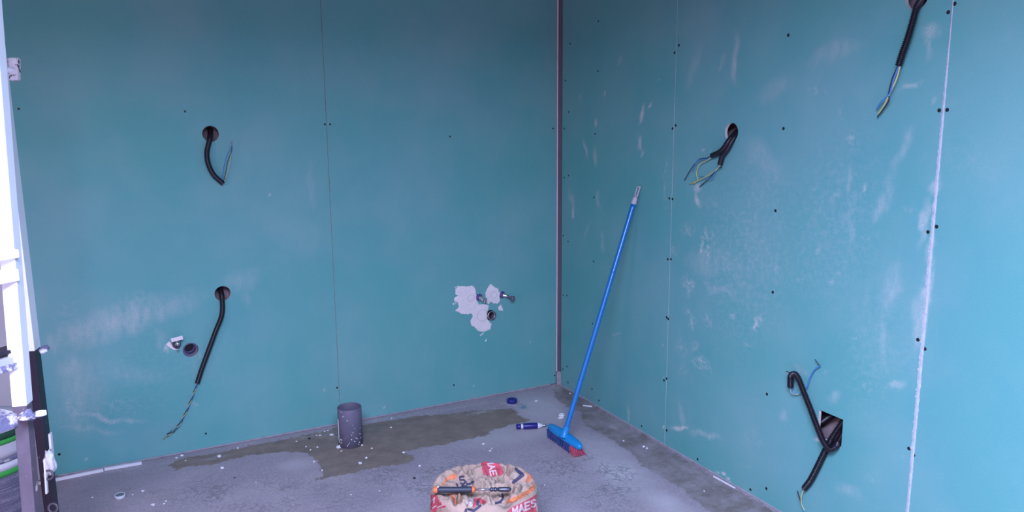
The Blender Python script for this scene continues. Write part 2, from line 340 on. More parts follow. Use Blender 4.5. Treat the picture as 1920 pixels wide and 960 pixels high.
def cut(o, cutters):
    for c in cutters:
        md = o.modifiers.new('b', 'BOOLEAN'); md.operation = 'DIFFERENCE'; md.object = c; md.solver = 'EXACT'
    bpy.context.view_layer.update()
    dg = bpy.context.evaluated_depsgraph_get(); me = bpy.data.meshes.new_from_object(o.evaluated_get(dg))
    o.modifiers.clear(); o.data = me
    for c in cutters: bpy.data.objects.remove(c)
def board(parent, side, s0, s1, z0, z1, fine, holes, smD, smG, name='wall_panel'):
    """plasterboard sheet; side 'L': spans x s0..s1 at y 0..t ; side 'R': spans y s0..s1 at x 0..t"""
    t = .0125; step = .01 if fine else .25
    S = np.linspace(s0, s1, max(2, int((s1-s0)/step)+1)); Z = np.linspace(z0, z1, max(2, int((z1-z0)/(step*1.0))+1))
    ns, nz = len(S), len(Z); V = []; g = lambda s, z, d: (s, d, z) if side == 'L' else (d, s, z)
    for z in Z:
        for s in S: V.append(g(s, z, 0))
    cb = len(V); V += [g(S[0], Z[0], t), g(S[-1], Z[0], t), g(S[-1], Z[-1], t), g(S[0], Z[-1], t)]
    Fc = [(j*ns+i, j*ns+i+1, (j+1)*ns+i+1, (j+1)*ns+i) for j in range(nz-1) for i in range(ns-1)]
    bot = [i for i in range(ns)]; top = [(nz-1)*ns+i for i in range(ns)]; lef = [j*ns for j in range(nz)]; rig = [j*ns+ns-1 for j in range(nz)]
    Fc += [bot[::-1]+[cb, cb+1], top+[cb+2, cb+3], lef+[cb+3, cb], rig[::-1]+[cb+1, cb+2], [cb+3, cb+2, cb+1, cb]]
    if side == 'R': Fc = [f[::-1] for f in Fc]
    org = g((s0+s1)/2, z0, 0)
    o = mesh(name, V, Fc, [M['wall'], M['core']], None, origin=org)
    bm = bmesh.new(); bm.from_mesh(o.data); bmesh.ops.recalc_face_normals(bm, faces=bm.faces); bm.to_mesh(o.data); bm.free()
    if holes: cut(o, holes)
    o.parent = parent; o.location = Vector(org)-wloc(parent)
    me = o.data; n = len(me.vertices); co = np.zeros(n*3); me.vertices.foreach_get('co', co); co = co.reshape(-1, 3)+np.array(org)
    P2 = co[:, [0, 2]] if side == 'L' else co[:, [1, 2]]
    P2 = warp(P2)
    for nm, sm in (('dust', smD), ('grit', smG)):
        a = me.attributes.new(nm, 'FLOAT', 'POINT'); a.data.foreach_set('value', smear_eval(P2, sm))
    # cut edges and the sides of holes show the gypsum core
    k = 1 if side == 'L' else 0
    if len(me.materials) < 2:
        me.materials.clear(); me.materials.append(M['wall']); me.materials.append(M['core'])
    for p in me.polygons: p.material_index = 0 if abs(p.normal[k]) > .5 else 1
    return o
def rod(c, r, axis):
    V, Fc = lathe(np.array(c)-np.array(axis)*.1, axis, [(0, r), (.2, r)], 40); return mesh('cutter', V, Fc, M['core'])
def structure(o): o['kind'] = 'structure'; return o
def sroot(name, loc=(0, 0, 0)): o = link(bpy.data.objects.new(name, None)); o.location = loc; return structure(o)

# ------------------------------------------------------------------ walls
HT = 2.3
wl = sroot('wall_left', (-1.2, 0, 0)); wr = sroot('wall_right', (0, -1.7, 0))
sD, sG = mk_smears(LD, L, [0, 2]), mk_smears(LG, L, [0, 2])
XJ = float(L(625, 500)[0]); XE = -2.449; XC = -.0165
h1, h2, hp, hq = L(395, 251), L(417.5, 550.5), L(357.5, 656), L(919, 591)
board(wl, 'L', XJ+.0012, XC, .004, HT, True, [rod(hq, .0275, (0, 1, 0))], sD, sG)
board(wl, 'L', XE, XJ-.0012, .004, HT, True, [rod(h1, .034, (0, 1, 0)), rod(h2, .034, (0, 1, 0)), rod(hp, .0325, (0, 1, 0))], sD, sG)
sD, sG = mk_smears(RD, R, [1, 2]), mk_smears(RG, R, [1, 2])
Y1 = float(R(1256, 500)[1]); Y2 = float(R(1743, 500)[1])
h5, h6 = R(1371.5, 248), R(1719, -5)
sq = [R(1536, 768), R(1581, 787), R(1577, 841), R(1532, 818)]
sqV = [(x, p[1], p[2]) for x in (-.05, .05) for p in sq]
sqc = mesh('cutter', sqV, [(0, 1, 2, 3), (7, 6, 5, 4), (0, 4, 5, 1), (1, 5, 6, 2), (2, 6, 7, 3), (3, 7, 4, 0)], M['core'])
bm = bmesh.new(); bm.from_mesh(sqc.data); bmesh.ops.recalc_face_normals(bm, faces=bm.faces); bm.to_mesh(sqc.data); bm.free()
board(wr, 'R', Y1+.0008, -.030, .004, HT, True, [], sD, sG)
board(wr, 'R', Y2+.0022, Y1-.0008, .004, HT, True, [rod(h5, .036, (1, 0, 0)), rod(h6, .036, (1, 0, 0)), sqc], sD, sG)
board(wr, 'R', Y2-1.2, Y2-.0022, .004, HT, True, [], sD, sG)
board(wr, 'R', -6.0, Y2-1.203, .004, HT, False, [], [], [])
# backing boards of the cavity
for c, hx, hy, par in (((-1.22, .085, HT/2), 1.26, .01, wl), ((.085, -3.05, HT/2), .01, 2.98, wr)):
    V, Fc = obox(c, (hx, 0, 0), (0, hy, 0), (0, 0, HT/2)); mesh('cavity_backing', V, Fc, M['void'], par)
# rough gypsum strip in the wide joint
M['jointcore'] = mat('joint_gypsum', (.50, .53, .60), .9, bump=.4, bscale=150, var=.15, vscale=40)
def jag_strip(y0c, z0, z1, wfun, name, par, m, off=.0008, n=420):
    V = []; rr = np.random.RandomState(3)
    for i in range(n):
        z = z0+(z1-z0)*i/(n-1); w_ = wfun(z); a = w_*(1+.45*abs(rr.randn()))+.0004; b = w_*(1+.2*abs(rr.randn()))
        V += [(-off, y0c-b, z), (-off*2.4, y0c, z), (-off, y0c+a, z), (.006, y0c+a, z), (.006, y0c-b, z)]
    Fc = [(i*5+k, i*5+(k+1) % 5, (i+1)*5+(k+1) % 5, (i+1)*5+k) for i in range(n-1) for k in range(5)]
    return mesh(name, V, Fc, m, par)
jag_strip(Y2, .006, 2.29, lambda z: float(np.interp(z, [0, .15, .5, 1.0, 1.4, 1.65, 1.8], [.0022, .0034, .0048, .0046, .0036, .0020, .0010])), 'joint_edge', wr, M['jointcore'])
# pale bead under the boards
def bead(pts, off, r, par, name='joint_bead'):
    C = spline(pts, .01); rad = r*(1+.5*np.array([noise.noise(Vector(c)*22) for c in C]))
    V, Fc = tube(C, rad, 6); return mesh(name, V, Fc, M['floorbead'], par, True)
M['floorbead'] = mat('plaster_bead', (.34, .31, .36), .9, bump=.5, var=.15, vscale=40)
bead([(-2.44, -.001, .003), (-1.2, -.001, .003), (-.05, -.001, .003)], 0, .0048, wl)
bead([(-.001, -.05, .002), (-.001, -1.6, .002), (-.001, -3.2, .002)], 0, .0045, wr)

# corner channel; lip highlight and dark edge lines are put into the material colours
cc = structure(link(bpy.data.objects.new('trim_1', None))); cc.location = (-.01, -.01, 0)
zt, zb = HT, .075
def strip(pl, m, name, z0=zb, z1=zt, th=.0012):
    n = len(pl); V = [(x, y, z) for z in (z0, z1) for x, y in pl]+[(x+th, y+th, z) for z in (z0, z1) for x, y in pl]
    Fc = []
    for i in range(n-1):
        Fc += [(i, i+1, n+i+1, n+i), (2*n+i+1, 2*n+i, 3*n+i, 3*n+i+1), (i, 2*n+i, 2*n+i+1, i+1), (n+i+1, 3*n+i+1, 3*n+i, n+i)]
    Fc += [(0, n, 3*n, 2*n), (n-1, 3*n-1, 4*n-1, 2*n-1)]
    return mesh(name, V, Fc, m, cc)
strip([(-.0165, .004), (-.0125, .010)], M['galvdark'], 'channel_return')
strip([(-.0125, .004), (-.0112, -.004), (-.0092, -.004), (-.0085, .003)], M['galvglint'], 'channel_lip')
strip([(-.0085, .004), (.0015, -.022), (.004, -.0285)], M['galv'], 'channel_web')
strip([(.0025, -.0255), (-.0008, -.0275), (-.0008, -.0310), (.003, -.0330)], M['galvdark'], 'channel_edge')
V, Fc = obox((.001, -.002, zb/2), (.014, -.004, 0), (.006, .018, 0), (0, 0, zb/2)); mesh('plaster_plug', V, Fc, M['floorbead'], cc)

# drywall screws
PXL = [(35,204),(347,209),(609,233),(619,233),(844,256),(1037,241),(111,852),(386,813),(632,727),(851,722),(1040,704)]
PXR = [(1122,40),(1069,82),(1121,133),(1060,151),(1273,85),(1265,99),(1478,66),(1066,210),(1058,241),(1116,251),(1261,241),(1267,235),(1469,241),(1058,333),(1066,329),(1114,370),(1255,372),(1261,373),(1454,395),
 (1056,442),(1065,453),(1113,490),(1252,486),(1258,486),(1449,548),(1056,553),(1063,554),(1111,607),(1250,595),(1253,598),(1250,710),(1245,713),(1438,739),(1055,692),(1063,687),(1065,717),(1110,729),(1123,751),(1203,799),
 (1250,807),(1308,861),(1407,918),(1437,916),(1790,7),(1778,23),(1761,207),(1776,206),(1740,435),(1756,425),(1721,637),(1734,654),(1704,841),(1713,853)]
def screw(p, n, par, r=.0052):
    n = np.array(n, float); b = MB()
    V, Fc = lathe(np.array(p)-n*.004, n, [(0, r*.9), (.0038, r), (.0046, r*.9), (.0046, r*.35), (.0030, r*.2)], 14); b.add(V, Fc)
    t1 = np.cross(n, [0, 0, 1.]); t2 = np.array([0, 0, 1.])
    for a, c in ((t1, t2), (t2, t1)):
        V, Fc = obox(np.array(p)+n*.0005, a*r*.7, c*r*.12, n*.0004); b.add(V, Fc)
    return b.build('screw', M['screw'], par)
for x, y in PXL: screw(L(x, y), (0, -1, 0), wl, .0048 if x != 111 else .006)
for x, y in PXR:
    dep = (R(x, y)-CAM)@fw
    screw(R(x, y), (-1, 0, 0), wr, .0060 if dep < 3.6 else .0052)

# ------------------------------------------------------------------ floor
def poly_sdf(P, poly):
    poly = np.array(poly); n = len(poly); d = np.full(len(P), 1e9); ins = np.zeros(len(P), bool)
    for i in range(n):
        a, b = poly[i], poly[(i+1) % n]; ab = b-a; t = np.clip(((P-a)@ab)/(ab@ab+1e-12), 0, 1)
        d = np.minimum(d, np.linalg.norm(P-(a+t[:, None]*ab), axis=1))
        c = ((a[1] > P[:, 1]) != (b[1] > P[:, 1])) & (P[:, 0] < (b[0]-a[0])*(P[:, 1]-a[1])/(b[1]-a[1]+1e-12)+a[0]); ins ^= c
    return np.where(ins, d, -d)
WET = [(315,872),(345,858),(400,850),(455,838),(540,822),(600,809),(650,797),(690,795),(730,788),(778,780),(840,776),(892,769),(946,766),(962,765),(974,779),(995,788),(960,796),(921,807),(916,815),(881,822),(824,835),(789,839),(760,847),
 (778,858),(765,868),(702,876),(662,887),(621,894),(589,900),(606,890),(597,868),(588,857),(572,849),(540,847),(500,850),(460,854),(420,866),(390,872),(350,874),(330,882)]
MOR = [(1037,726),(1045,719),(1480,975),(1352,975),(1318,951),(1300,935),(1280,918),(1240,893),(1205,873),(1185,850),(1132,815),(1112,806),(1098,797),(1091,785),(1090,773),(1070,766),(1050,754),(1040,744)]
xs = np.concatenate([[-7, -5, -4, -3.4, -3.0], np.arange(-2.7, .001, .01), [.1]]); ys = np.concatenate([[-8, -6, -4.5, -3.2], np.arange(-2.6, .001, .01), [.1]])
X, Y = np.meshgrid(xs, ys); PF = np.stack([X.ravel(), Y.ravel()], 1)
nx, ny = len(xs), len(ys)
Z = np.array([.0012*noise.noise(Vector((x*7, y*7, 0))) for x, y in PF])
V = np.column_stack([PF, np.minimum(Z-.001, 0)]); Fc = [(j*nx+i, j*nx+i+1, (j+1)*nx+i+1, (j+1)*nx+i) for j in range(ny-1) for i in range(nx-1)]
nb = len(V); V = np.vstack([V, [[xs[0], ys[0], -.12], [xs[-1], ys[0], -.12], [xs[-1], ys[-1], -.12], [xs[0], ys[-1], -.12]]]); Fc.append((nb+3, nb+2, nb+1, nb))
flo = structure(mesh('floor', V, Fc, M['floor'], None, True, origin=(0, 0, 0)))
FS = mk_smears([(980,762,(13,3),6,.9)], F, [0, 1])
FDU = mk_smears([(955,758,(26,5),4,.7),(1043,727,(14,6),6,.5),(600,815,(60,-8),8,.35),(905,772,(45,-8),4,.5),(1048,775,(20,8),10,.3),(640,818,(30,-6),6,.5),(1150,800,(14,6),5,.5),(1000,752,(40,6),10,.25),(700,790,(200,-38),3,.3),
  (230,880,(130,-22),5,.25),(880,760,(170,-32),4,.3),(390,860,(60,-10),5,.3),(1300,905,(60,36),8,.15)], F, [0, 1])
FSM = mk_smears([(310,905,(110,-20),22,1.),(700,950,(160,10),40,.6),(250,930,(150,20),40,.45),(1100,910,(100,40),50,.6),(560,900,(100,10),30,.25),(640,930,(200,20),40,.4)], F, [0, 1])
FPA = mk_smears([(1010,765,(70,14),40,.8),(1150,870,(110,70),50,.9),(960,815,(130,-16),26,.6),(1240,940,(80,40),30,.8),(560,870,(50,-6),14,.5)], F, [0, 1])
FSC = mk_smears([(1130,900,(120,50),75,1.),(850,900,(240,30),75,1.),(500,930,(300,20),60,.7),(1030,870,(80,20),40,.8)], F, [0, 1])
P2 = V[:, :2]
for nm, val in (('wet', poly_sdf(P2, [F(x, y)[:2] for x, y in WET])), ('mortar', poly_sdf(P2, [F(x, y)[:2] for x, y in MOR])),
                ('dust', smear_eval(P2, FDU)), ('blue', smear_eval(P2, FS)), ('smudge', smear_eval(P2, FSM)), ('pale', smear_eval(P2, FPA)), ('scratch', np.clip(smear_eval(P2, FSC)*1.4, 0, 1))):
    a = flo.data.attributes.new(nm, 'FLOAT', 'POINT'); a.data.foreach_set('value', np.clip(val, -.3, 1))

# rest of the room (pale plaster beside the boards, back walls, ceiling)
def wallbox(name, c, h, m): V, Fc = obox(c, (h[0], 0, 0), (0, h[1], 0), (0, 0, h[2])); return structure(mesh(name, V, Fc, m))
wallbox('wall_pale', (-3.75, .05, HT/2), (1.28, .05, HT/2), M['palewall'])
DX, DY0, DY1, DH = -4.75, -5.4, -2.5, 2.12      # wide doorway in the side wall that lets the daylight in
sw = sroot('wall_side', (DX, -3, 0))
for c, h in (((DX-.05, (DY1+.1)/2, HT/2), (.05, (.1-DY1)/2, HT/2)), ((DX-.05, (DY0-6.2)/2, HT/2), (.05, (DY0+6.2)/2, HT/2)), ((DX-.05, (DY0+DY1)/2, (HT+DH)/2), (.05, (DY1-DY0)/2, (HT-DH)/2))):
    V, Fc = obox(c, (h[0], 0, 0), (0, h[1], 0), (0, 0, h[2])); mesh('wall_section', V, Fc, M['backwall'], sw)
wallbox('wall_back', (-2.35, -6.1, .45), (2.5, .05, .45), M['backwall'])
cl = sroot('ceiling', (-2.5, -3, 2.3))       # ceiling with an open roof hatch over the photographer
for c, h in (((-2.35, -1.6, 2.35), (2.5, 1.65, .05)), ((-2.35, -5.2, 2.35), (2.5, .95, .05)), ((-3.9, -3.75, 2.35), (.95, .5, .05)), ((-.75, -3.75, 2.35), (.8, .5, .05))):
    V, Fc = obox(c, (h[0], 0, 0), (0, h[1], 0), (0, 0, h[2])); mesh('ceiling_section', V, Fc, M['ceil'], cl)

# ------------------------------------------------------------------ cables
def conduit(name, pts, r, par, pitch=.0042, amp=.09, step=.0009, seg=14, m='black'):
    C = spline(pts, step); s = arclen(C); rad = r*(1-amp+amp*np.cos(s*2*math.pi/pitch)); V, Fc = tube(C, rad, seg)
    return mesh(name, V, Fc, M[m], par, True)
def wire(pts, m, par, r=.0017, name='wire', bare=None):
    C = spline(pts, .004); V, Fc = tube(C, r, 8); return mesh(name, V, Fc, M[m], par, True)
def inL(x, y, o, dz=0): p = L(x, y, 0); return (p[0], o, p[2]+dz)
c = empty('electrical_cable', h1, 'black cable curving right from upper round hole in left wall, wires bent up', 'cable')
conduit('conduit', [inL(397, 243, .070), inL(396, 247, .03), L(393, 262, .006), L(388, 285, .020), L(390, 305, .024), L(400, 327, .022), L(418, 344, .018)], .0112, c, amp=.04)
wire([L(417, 343, .018), L(418, 325, .03), L(424, 296, .035), L(433, 276, .03), L(434, 266, .028)], 'bluewire', c)
wire([L(418, 345, .018), L(423, 325, .03), L(427, 303, .035), L(434, 284, .03), L(435, 274, .028)], 'blackwire', c, .0013)
wire([L(419, 344, .018), L(427, 322, .03), L(431, 303, .034), L(433, 286, .03)], 'yellowwire', c, .0013)
wire([L(433, 277, .03), L(436, 262, .03)], 'copper', c, .0011, 'copper_end')
c = empty('electrical_cable', h2, 'long black cable hanging from lower round hole in left wall, twisted wires below', 'cable')
conduit('conduit', [inL(414, 541, .070), inL(415, 545, .03), L(416.5, 560, .006), L(416, 590, .022), L(404, 622, .026), L(390, 660, .024), L(378, 693, .02), L(370, 718, .018)], .0112, c, amp=.04)
tw = [L(370, 716, .018), L(364, 735, .02), L(352, 765, .02), L(342, 785, .018), L(333, 800, .016), L(312, 818, .014)]
C0 = spline(tw, .006); s0 = arclen(C0); T, N1, N2 = frames(C0)
for k, mname in enumerate(('blackwire', 'bluewire', 'yellowwire')):
    a = s0*2*math.pi/.055+k*2.1; am = .0026+.004*np.clip((s0-s0[-1]*.6)/(s0[-1]*.4), 0, 1)*(s0 < s0[-1]*.97)
    Cw = C0+am[:, None]*(np.cos(a)[:, None]*N1+np.sin(a)[:, None]*N2); Cw[:, 1] = np.minimum(Cw[:, 1], -.004); V, Fc = tube(Cw, .0017 if k == 0 else .0015, 8); mesh('wire', V, Fc, M[mname], c, True)
wire([L(313, 817, .012), L(306, 823, .01)], 'copper', c, .0011, 'copper_end'); wire([L(314, 816, .010), L(308, 824, .006)], 'yellowwire', c, .0012)

def inR(x, y, o): p = R(x, y, 0); return (o, p[1], p[2])
c = empty('electrical_cable', h5, 'black cable sheath ending left, from middle round hole in right wall', 'cable')
conduit('conduit', [inR(1372, 240, .07), inR(1372, 246, .03), R(1368, 262, .012), R(1357, 278, .022), R(1348, 286, .022), R(1335, 292, .018)], .0108, c, amp=.03)
wire([R(1335, 291, .018), R(1326, 296, .02), R(1311, 299, .02), R(1297, 315, .02), R(1283, 338, .012)], 'blackwire', c, .0017)
wire([R(1335, 293, .02), R(1325, 298, .024), R(1307, 302, .024), R(1299, 320, .02)], 'bluewire', c, .0016)
wire([R(1336, 294, .018), R(1325, 301, .02), R(1312, 308, .02), R(1306, 325, .018), R(1308, 338, .016), R(1300, 345, .01)], 'yellowwire', c, .0018)
c = empty('electrical_cable', h5-np.array([0, .01, .02]), 'short black cable sheath pointing down, behind its twin in middle hole', 'cable')
conduit('conduit', [inR(1376, 240, .065), inR(1376, 246, .03), R(1374, 262, .006), R(1364, 280, .016), R(1355, 292, .018), R(1350, 308, .018)], .0108, c, amp=.03)
wire([R(1351, 308, .018), R(1353, 314, .02), R(1344, 317, .02), R(1331, 333, .018), R(1312, 350, .008)], 'blackwire', c, .0017)
wire([R(1351, 309, .018), R(1343, 318, .022), R(1325, 330, .022), R(1310, 338, .016), R(1293, 345, .008)], 'yellowwire', c, .0018)
wire([R(1349, 308, .018), R(1340, 325, .02), R(1336, 334, .02), R(1329, 337, .02), R(1320, 332, .02), R(1313, 331, .012)], 'bluewire', c, .0015)
c = empty('electrical_cable', h6, 'ribbed black conduit hanging from topmost hole at upper right', 'cable')
conduit('conduit', [inR(1725, -12, .07), inR(1724, -6, .03), R(1720, 12, .018), R(1710, 45, .026), R(1701, 75, .026), R(1692, 100, .024), R(1685, 123, .02)], .0112, c, pitch=.0056, amp=.17)
wire([R(1684, 122, .02), R(1680, 131, .024), R(1673, 147, .024), R(1666, 176, .024), R(1666, 190, .024), R(1645, 220, .014)], 'blackwire', c, .0019)
wire([R(1686, 122, .02), R(1677, 145, .028), R(1668, 175, .026), R(1652, 192, .022), R(1644, 205, .014)], 'bluewire', c, .0024)
wire([R(1688, 123, .02), R(1680, 150, .024), R(1668, 176, .024), R(1660, 193, .022), R(1647, 214, .014)], 'yellowwire', c, .0024)
# square hole conduits
c = empty('electrical_cable', (.0, float(sq[1][1]), float(sq[1][2])), 'ribbed black conduit looping up and left out of square wall opening', 'cable')
conduit('conduit', [inR(1572, 775, .05), inR(1574, 800, .035), R(1572, 828, -.004), R(1566, 838, .022), R(1555, 842, .036), R(1543, 826, .040), R(1530, 795, .038), R(1519, 765, .036), R(1507, 735, .036), R(1499, 714, .036), R(1491, 702, .034),
          R(1483, 706, .030), R(1482, 726, .026)], .0118, c, pitch=.0056, amp=.15)
wire([R(1482, 725, .026), R(1486, 736, .024), R(1500, 738, .014), R(1512, 728, .012), R(1518, 710, .012), R(1527, 694, .012), R(1538, 686, .012)], 'bluewire', c, .0022)
wire([R(1481, 726, .026), R(1484, 736, .024), R(1492, 739, .02), R(1500, 738, .014)], 'yellowwire', c, .0018)
wire([R(1538, 687, .012), R(1528, 674, .016)], 'blackwire', c, .0016)
wire([R(1486, 706, .04), R(1480, 699, .042), R(1475, 696, .042)], 'blackwire', c, .0018); wire([R(1484, 705, .036), R(1476, 701, .038), R(1473, 696, .038)], 'copper', c, .0013, 'copper_end')
c = empty('electrical_cable', (.0, float(sq[2][1]), float(sq[2][2])), 'ribbed black conduit hanging down and left below square wall opening', 'cable')
conduit('conduit', [inR(1578, 770, .05), inR(1572, 790, .028), R(1563, 816, .004), R(1556, 829, .012), R(1546, 848, .016), R(1533, 875, .018), R(1520, 900, .018), R(1508, 916, .018)], .0118, c, pitch=.0062, amp=.18)
wire([R(1508, 915, .018), R(1504, 926, .02), R(1502, 938, .02), R(1504, 948, .02), R(1509, 958, .02)], 'yellowwire', c, .0019)
wire([R(1502, 942, .02), R(1498, 930, .02), R(1495, 920, .02)], 'blackwire', c, .0020)
wire([R(1503, 944, .02), R(1505, 951, .02), R(1509, 960, .022)], 'bluewire', c, .0016)
c = empty('electrical_cable', (.03, float(sq[0][1]), float(sq[0][2])), 'short ribbed conduit crossing the top inside square wall opening', 'cable')
conduit('conduit', [inR(1524, 796, .045), inR(1545, 783, .038), inR(1566, 776, .05)], .0118, c, pitch=.0060, amp=.17)

# ------------------------------------------------------------------ filler patches and plumbing on the left wall
def patch(pts, par, thick=.0022, jit=.0018, name='filler_patch', m='filler', seed=1, fn=L, n=(0, -1, 0)):
    rr = np.random.RandomState(seed); P = [fn(x, y) for x, y in pts]; out = []
    for i in range(len(P)):
        a, b = P[i], P[(i+1) % len(P)]; k = max(2, int(np.linalg.norm(b-a)/.0025))
        for t in np.linspace(0, 1, k, endpoint=False): out.append(a+(b-a)*t+np.array([rr.randn(), 0, rr.randn()])*jit*.4)
    out = np.array(out); nn = np.array(n, float)
    c = out.mean(0); inner = c+(out-c)*.94+nn*thick; base = out-nn*.002; k = len(out)
    V = np.vstack([base, out+nn*thick*.25, inner])
    Fc = [(i, (i+1) % k, k+(i+1) % k, k+i) for i in range(k)]+[(k+i, k+(i+1) % k, 2*k+(i+1) % k, 2*k+i) for i in range(k)]+[list(range(2*k, 3*k))]
    o = mesh(name, V, Fc, M[m], par); bm = bmesh.new(); bm.from_mesh(o.data)
    bmesh.ops.triangulate(bm, faces=[f for f in bm.faces if len(f.verts) > 4], ngon_method='EAR_CLIP'); bmesh.ops.recalc_face_normals(bm, faces=bm.faces); bm.to_mesh(o.data); bm.free()
    return o
def cp(x, y, ox=820, oy=510, s=7.383): return (ox+x/s, oy+y/s)
A = [(250,235),(310,195),(400,200),(490,188),(525,235),(535,330),(545,400),(575,450),(640,445),(700,460),(715,475),(700,520),(690,560),(690,640),(720,690),(750,720),(735,790),(690,810),(640,830),(560,815),(520,770),(465,730),(460,670),(490,620),(475,570),(430,585),
     (340,580),(300,555),(250,535),(300,490),(285,420),(235,400),(232,360),(290,325),(250,300)]
fp = patch([cp(*p) for p in A], wl, seed=2, jit=.003)
B = [(710,195),(735,165),(770,190),(800,215),(850,235),(845,270),(880,290),(860,340),(870,400),(830,440),(770,435),(740,405),(710,440),(680,425),(675,360),(665,290),(690,240)]
patch([cp(*p) for p in B], wl, seed=5, jit=.003)
patch([cp(*p) for p in [(840,490),(880,450),(900,500),(912,535),(850,530)]], wl, seed=6); patch([cp(*p) for p in [(235,212),(300,188),(295,205),(245,218)]], wl, seed=7, jit=.0008)
patch([cp(*p) for p in [(655,955),(685,922),(685,940),(665,965)]], wl, seed=8, jit=.0005); patch([cp(*p) for p in [(585,880),(640,835),(640,850),(600,885)]], wl, seed=9, jit=.0008)
patch([cp(*p) for p in [(210,430),(222,425),(228,460),(215,455)]], wl, seed=10, jit=.0005)
def ringL(c, r, th, par, m='fillring', name='filler_ring', off=.0030):
    V, Fc = lathe(np.array(c)+np.array([0, -off+.001, 0]), (0, -1, 0), [(0, r), (.0009, r), (.0009, r+th), (0, r+th)], 40, True); return mesh(name, V, Fc, M[m], par)
ringL(L(*cp(465, 362)), .0175, .0013, wl); ringL(L(*cp(778, 315)), .0165, .0013, wl); ringL(L(*cp(625, 600)), .0300, .0013, wl)
# waste pipe stub
def stub(c, label, r=.0255, out=.012, m='brownpvc', tilt=(0, -1, 0), depth=.06, seal=False):
    e = empty('pipe_socket', c, label, 'pipe'); d = np.array(tilt, float); d /= np.linalg.norm(d)
    V, Fc = lathe(np.array(c)-d*depth, d, [(0, r*.97), (depth+out-.006, r*.97), (depth+out-.005, r), (depth+out, r), (depth+out, r*.86), (0, r*.86)], 40, True)
    mesh('socket', V, Fc, M[m], e, True)
    V, Fc = lathe(np.array(c)-d*depth, d, [(0, r*.86), (depth*.3, r*.86), (depth*.3, r*.6), (0, r*.6)], 32, True); mesh('seal_ring', V, Fc, M['violet' if not seal else 'pvcin'], e, True)
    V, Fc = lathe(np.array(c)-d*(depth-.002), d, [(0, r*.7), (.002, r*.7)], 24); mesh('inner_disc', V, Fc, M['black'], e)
    return e
e = stub(L(*cp(745, 600)), 'dark open pipe end between white filler and right-hand tap on left wall', .0235, .012, 'brownpvc', (.15, -1, .05))
p_ = L(*cp(748, 602), .013); V, Fc = lathe(p_, (.15, -1, .05), [(-.003, .0215), (0, .0225), (.001, .0195), (-.003, .0185)], 36, True); mesh('chrome_rim', V, Fc, M['chrome'], e, True)
e = stub(hp, 'dark recessed pipe socket beside the hanging cable, low on left wall', .031, -.004, 'pvc', (0.1, -1, -.05), .05, True)
V, Fc = lathe(hp+np.array([.0, .024, -.002]), (0, -1, 0), [(0, .0300), (.003, .0300), (.004, .0225), (0, .0215)], 36, True); mesh('rubber_seal', V, Fc, M['violet'], e, True)
# two angle taps right of the filler
def valve(c, label, dirn, end):
    e = empty('angle_valve', c, label, 'tap')
    V, Fc = lathe(np.array(c)+np.array([0, .004, 0]), dirn, [(0, .0185), (.009, .0185), (.011, .0155), (.0112, .0105), (0, .0105)], 28, True); mesh('wall_ring', V, Fc, M['violet'], e, True)
    d = np.array(dirn, float); d /= np.linalg.norm(d)
    V, Fc = lathe(np.array(c)-d*.01, d, [(0, .0092), (.016, .0092), (.018, .0112), (.024, .0112), (.026, .0090), (.036, .0090), (.038, .0066), (.046, .0066)], 20); mesh('valve_body', V, Fc, M['chrome'], e, True)
    return e, np.array(c)+d*.04, d
c = L(*cp(577, 350)); e, t, d = valve(c, 'chrome tap between the two white filler patches on left wall', (.35, -1, -.05), None)
V, Fc = lathe(t-np.array([0, 0, .0]), (0, -.3, 1), [(-.010, .0085), (-.008, .0150), (.004, .0150), (.007, .006)], 12); mesh('valve_knob', V, Fc, M['chrome'], e)
V, Fc = tube(spline([t+np.array([-.001, -.001, -.009]), t+np.array([-.001, -.002, -.020])]), .0032, 10); mesh('outlet', V, Fc, M['pinkwhite'], e, True)
c = L(*cp(895, 315)); e, t, d = valve(c, 'chrome tap with violet ring and long body, rightmost on left wall', (.6, -1, -.15), None)
V, Fc = lathe(t-d*.006, (.75, -.75, -.35), [(0, .0072), (.004, .0085), (.007, .0055), (.020, .0058), (.022, .0120), (.036, .0150), (.040, .010)], 12); mesh('valve_knob', V, Fc, M['galv'], e, True)
# valve with plate handle
c = L(331, 646); e = empty('shut_off_valve', c, 'small chrome valve with flat white plate handle, left of recessed pipe socket', 'tap')
V, Fc = lathe(c+np.array([0, .01, 0]), (0, -1, 0), [(0, .018), (.012, .018), (.014, .013), (.030, .012), (.032, .009)], 24); mesh('valve_body', V, Fc, M['brownpvc'], e, True)
pc = L(332, 635.5, .045); V, Fc = obox(pc, (.0235, .0, .0035), (.0, .002, .0), (-.0015, 0, .0085), .0012); mesh('plate_handle', V, Fc, M['pinkwhite'], e)
for s in (-1, 1):
    V, Fc = tube(spline([pc+np.array([s*.015, .002, -.005]), L(332, 650, .030)+np.array([s*.003, 0, 0])]), .0030, 8); mesh('bracket_arm', V, Fc, M['galvdark'], e, True)
V, Fc = ball(L(333, 644.5, .045), .0105, 2); mesh('round_knob', V, Fc, M['chrome'], e, True)
V, Fc = tube(spline([L(333.5, 649, .035), L(333.5, 657, .03)]), .0035, 10); mesh('valve_stem', V, Fc, M['galvdark'], e, True)
V, Fc = ball(L(333.5, 655.5, .036), .0048, 2); mesh('stem_tip', V, Fc, M['chrome'], e, True)
patch([(311,645),(318,640),(324,648),(331,652),(333,656),(326,656),(319,652)], wl, seed=12, jit=.0012)

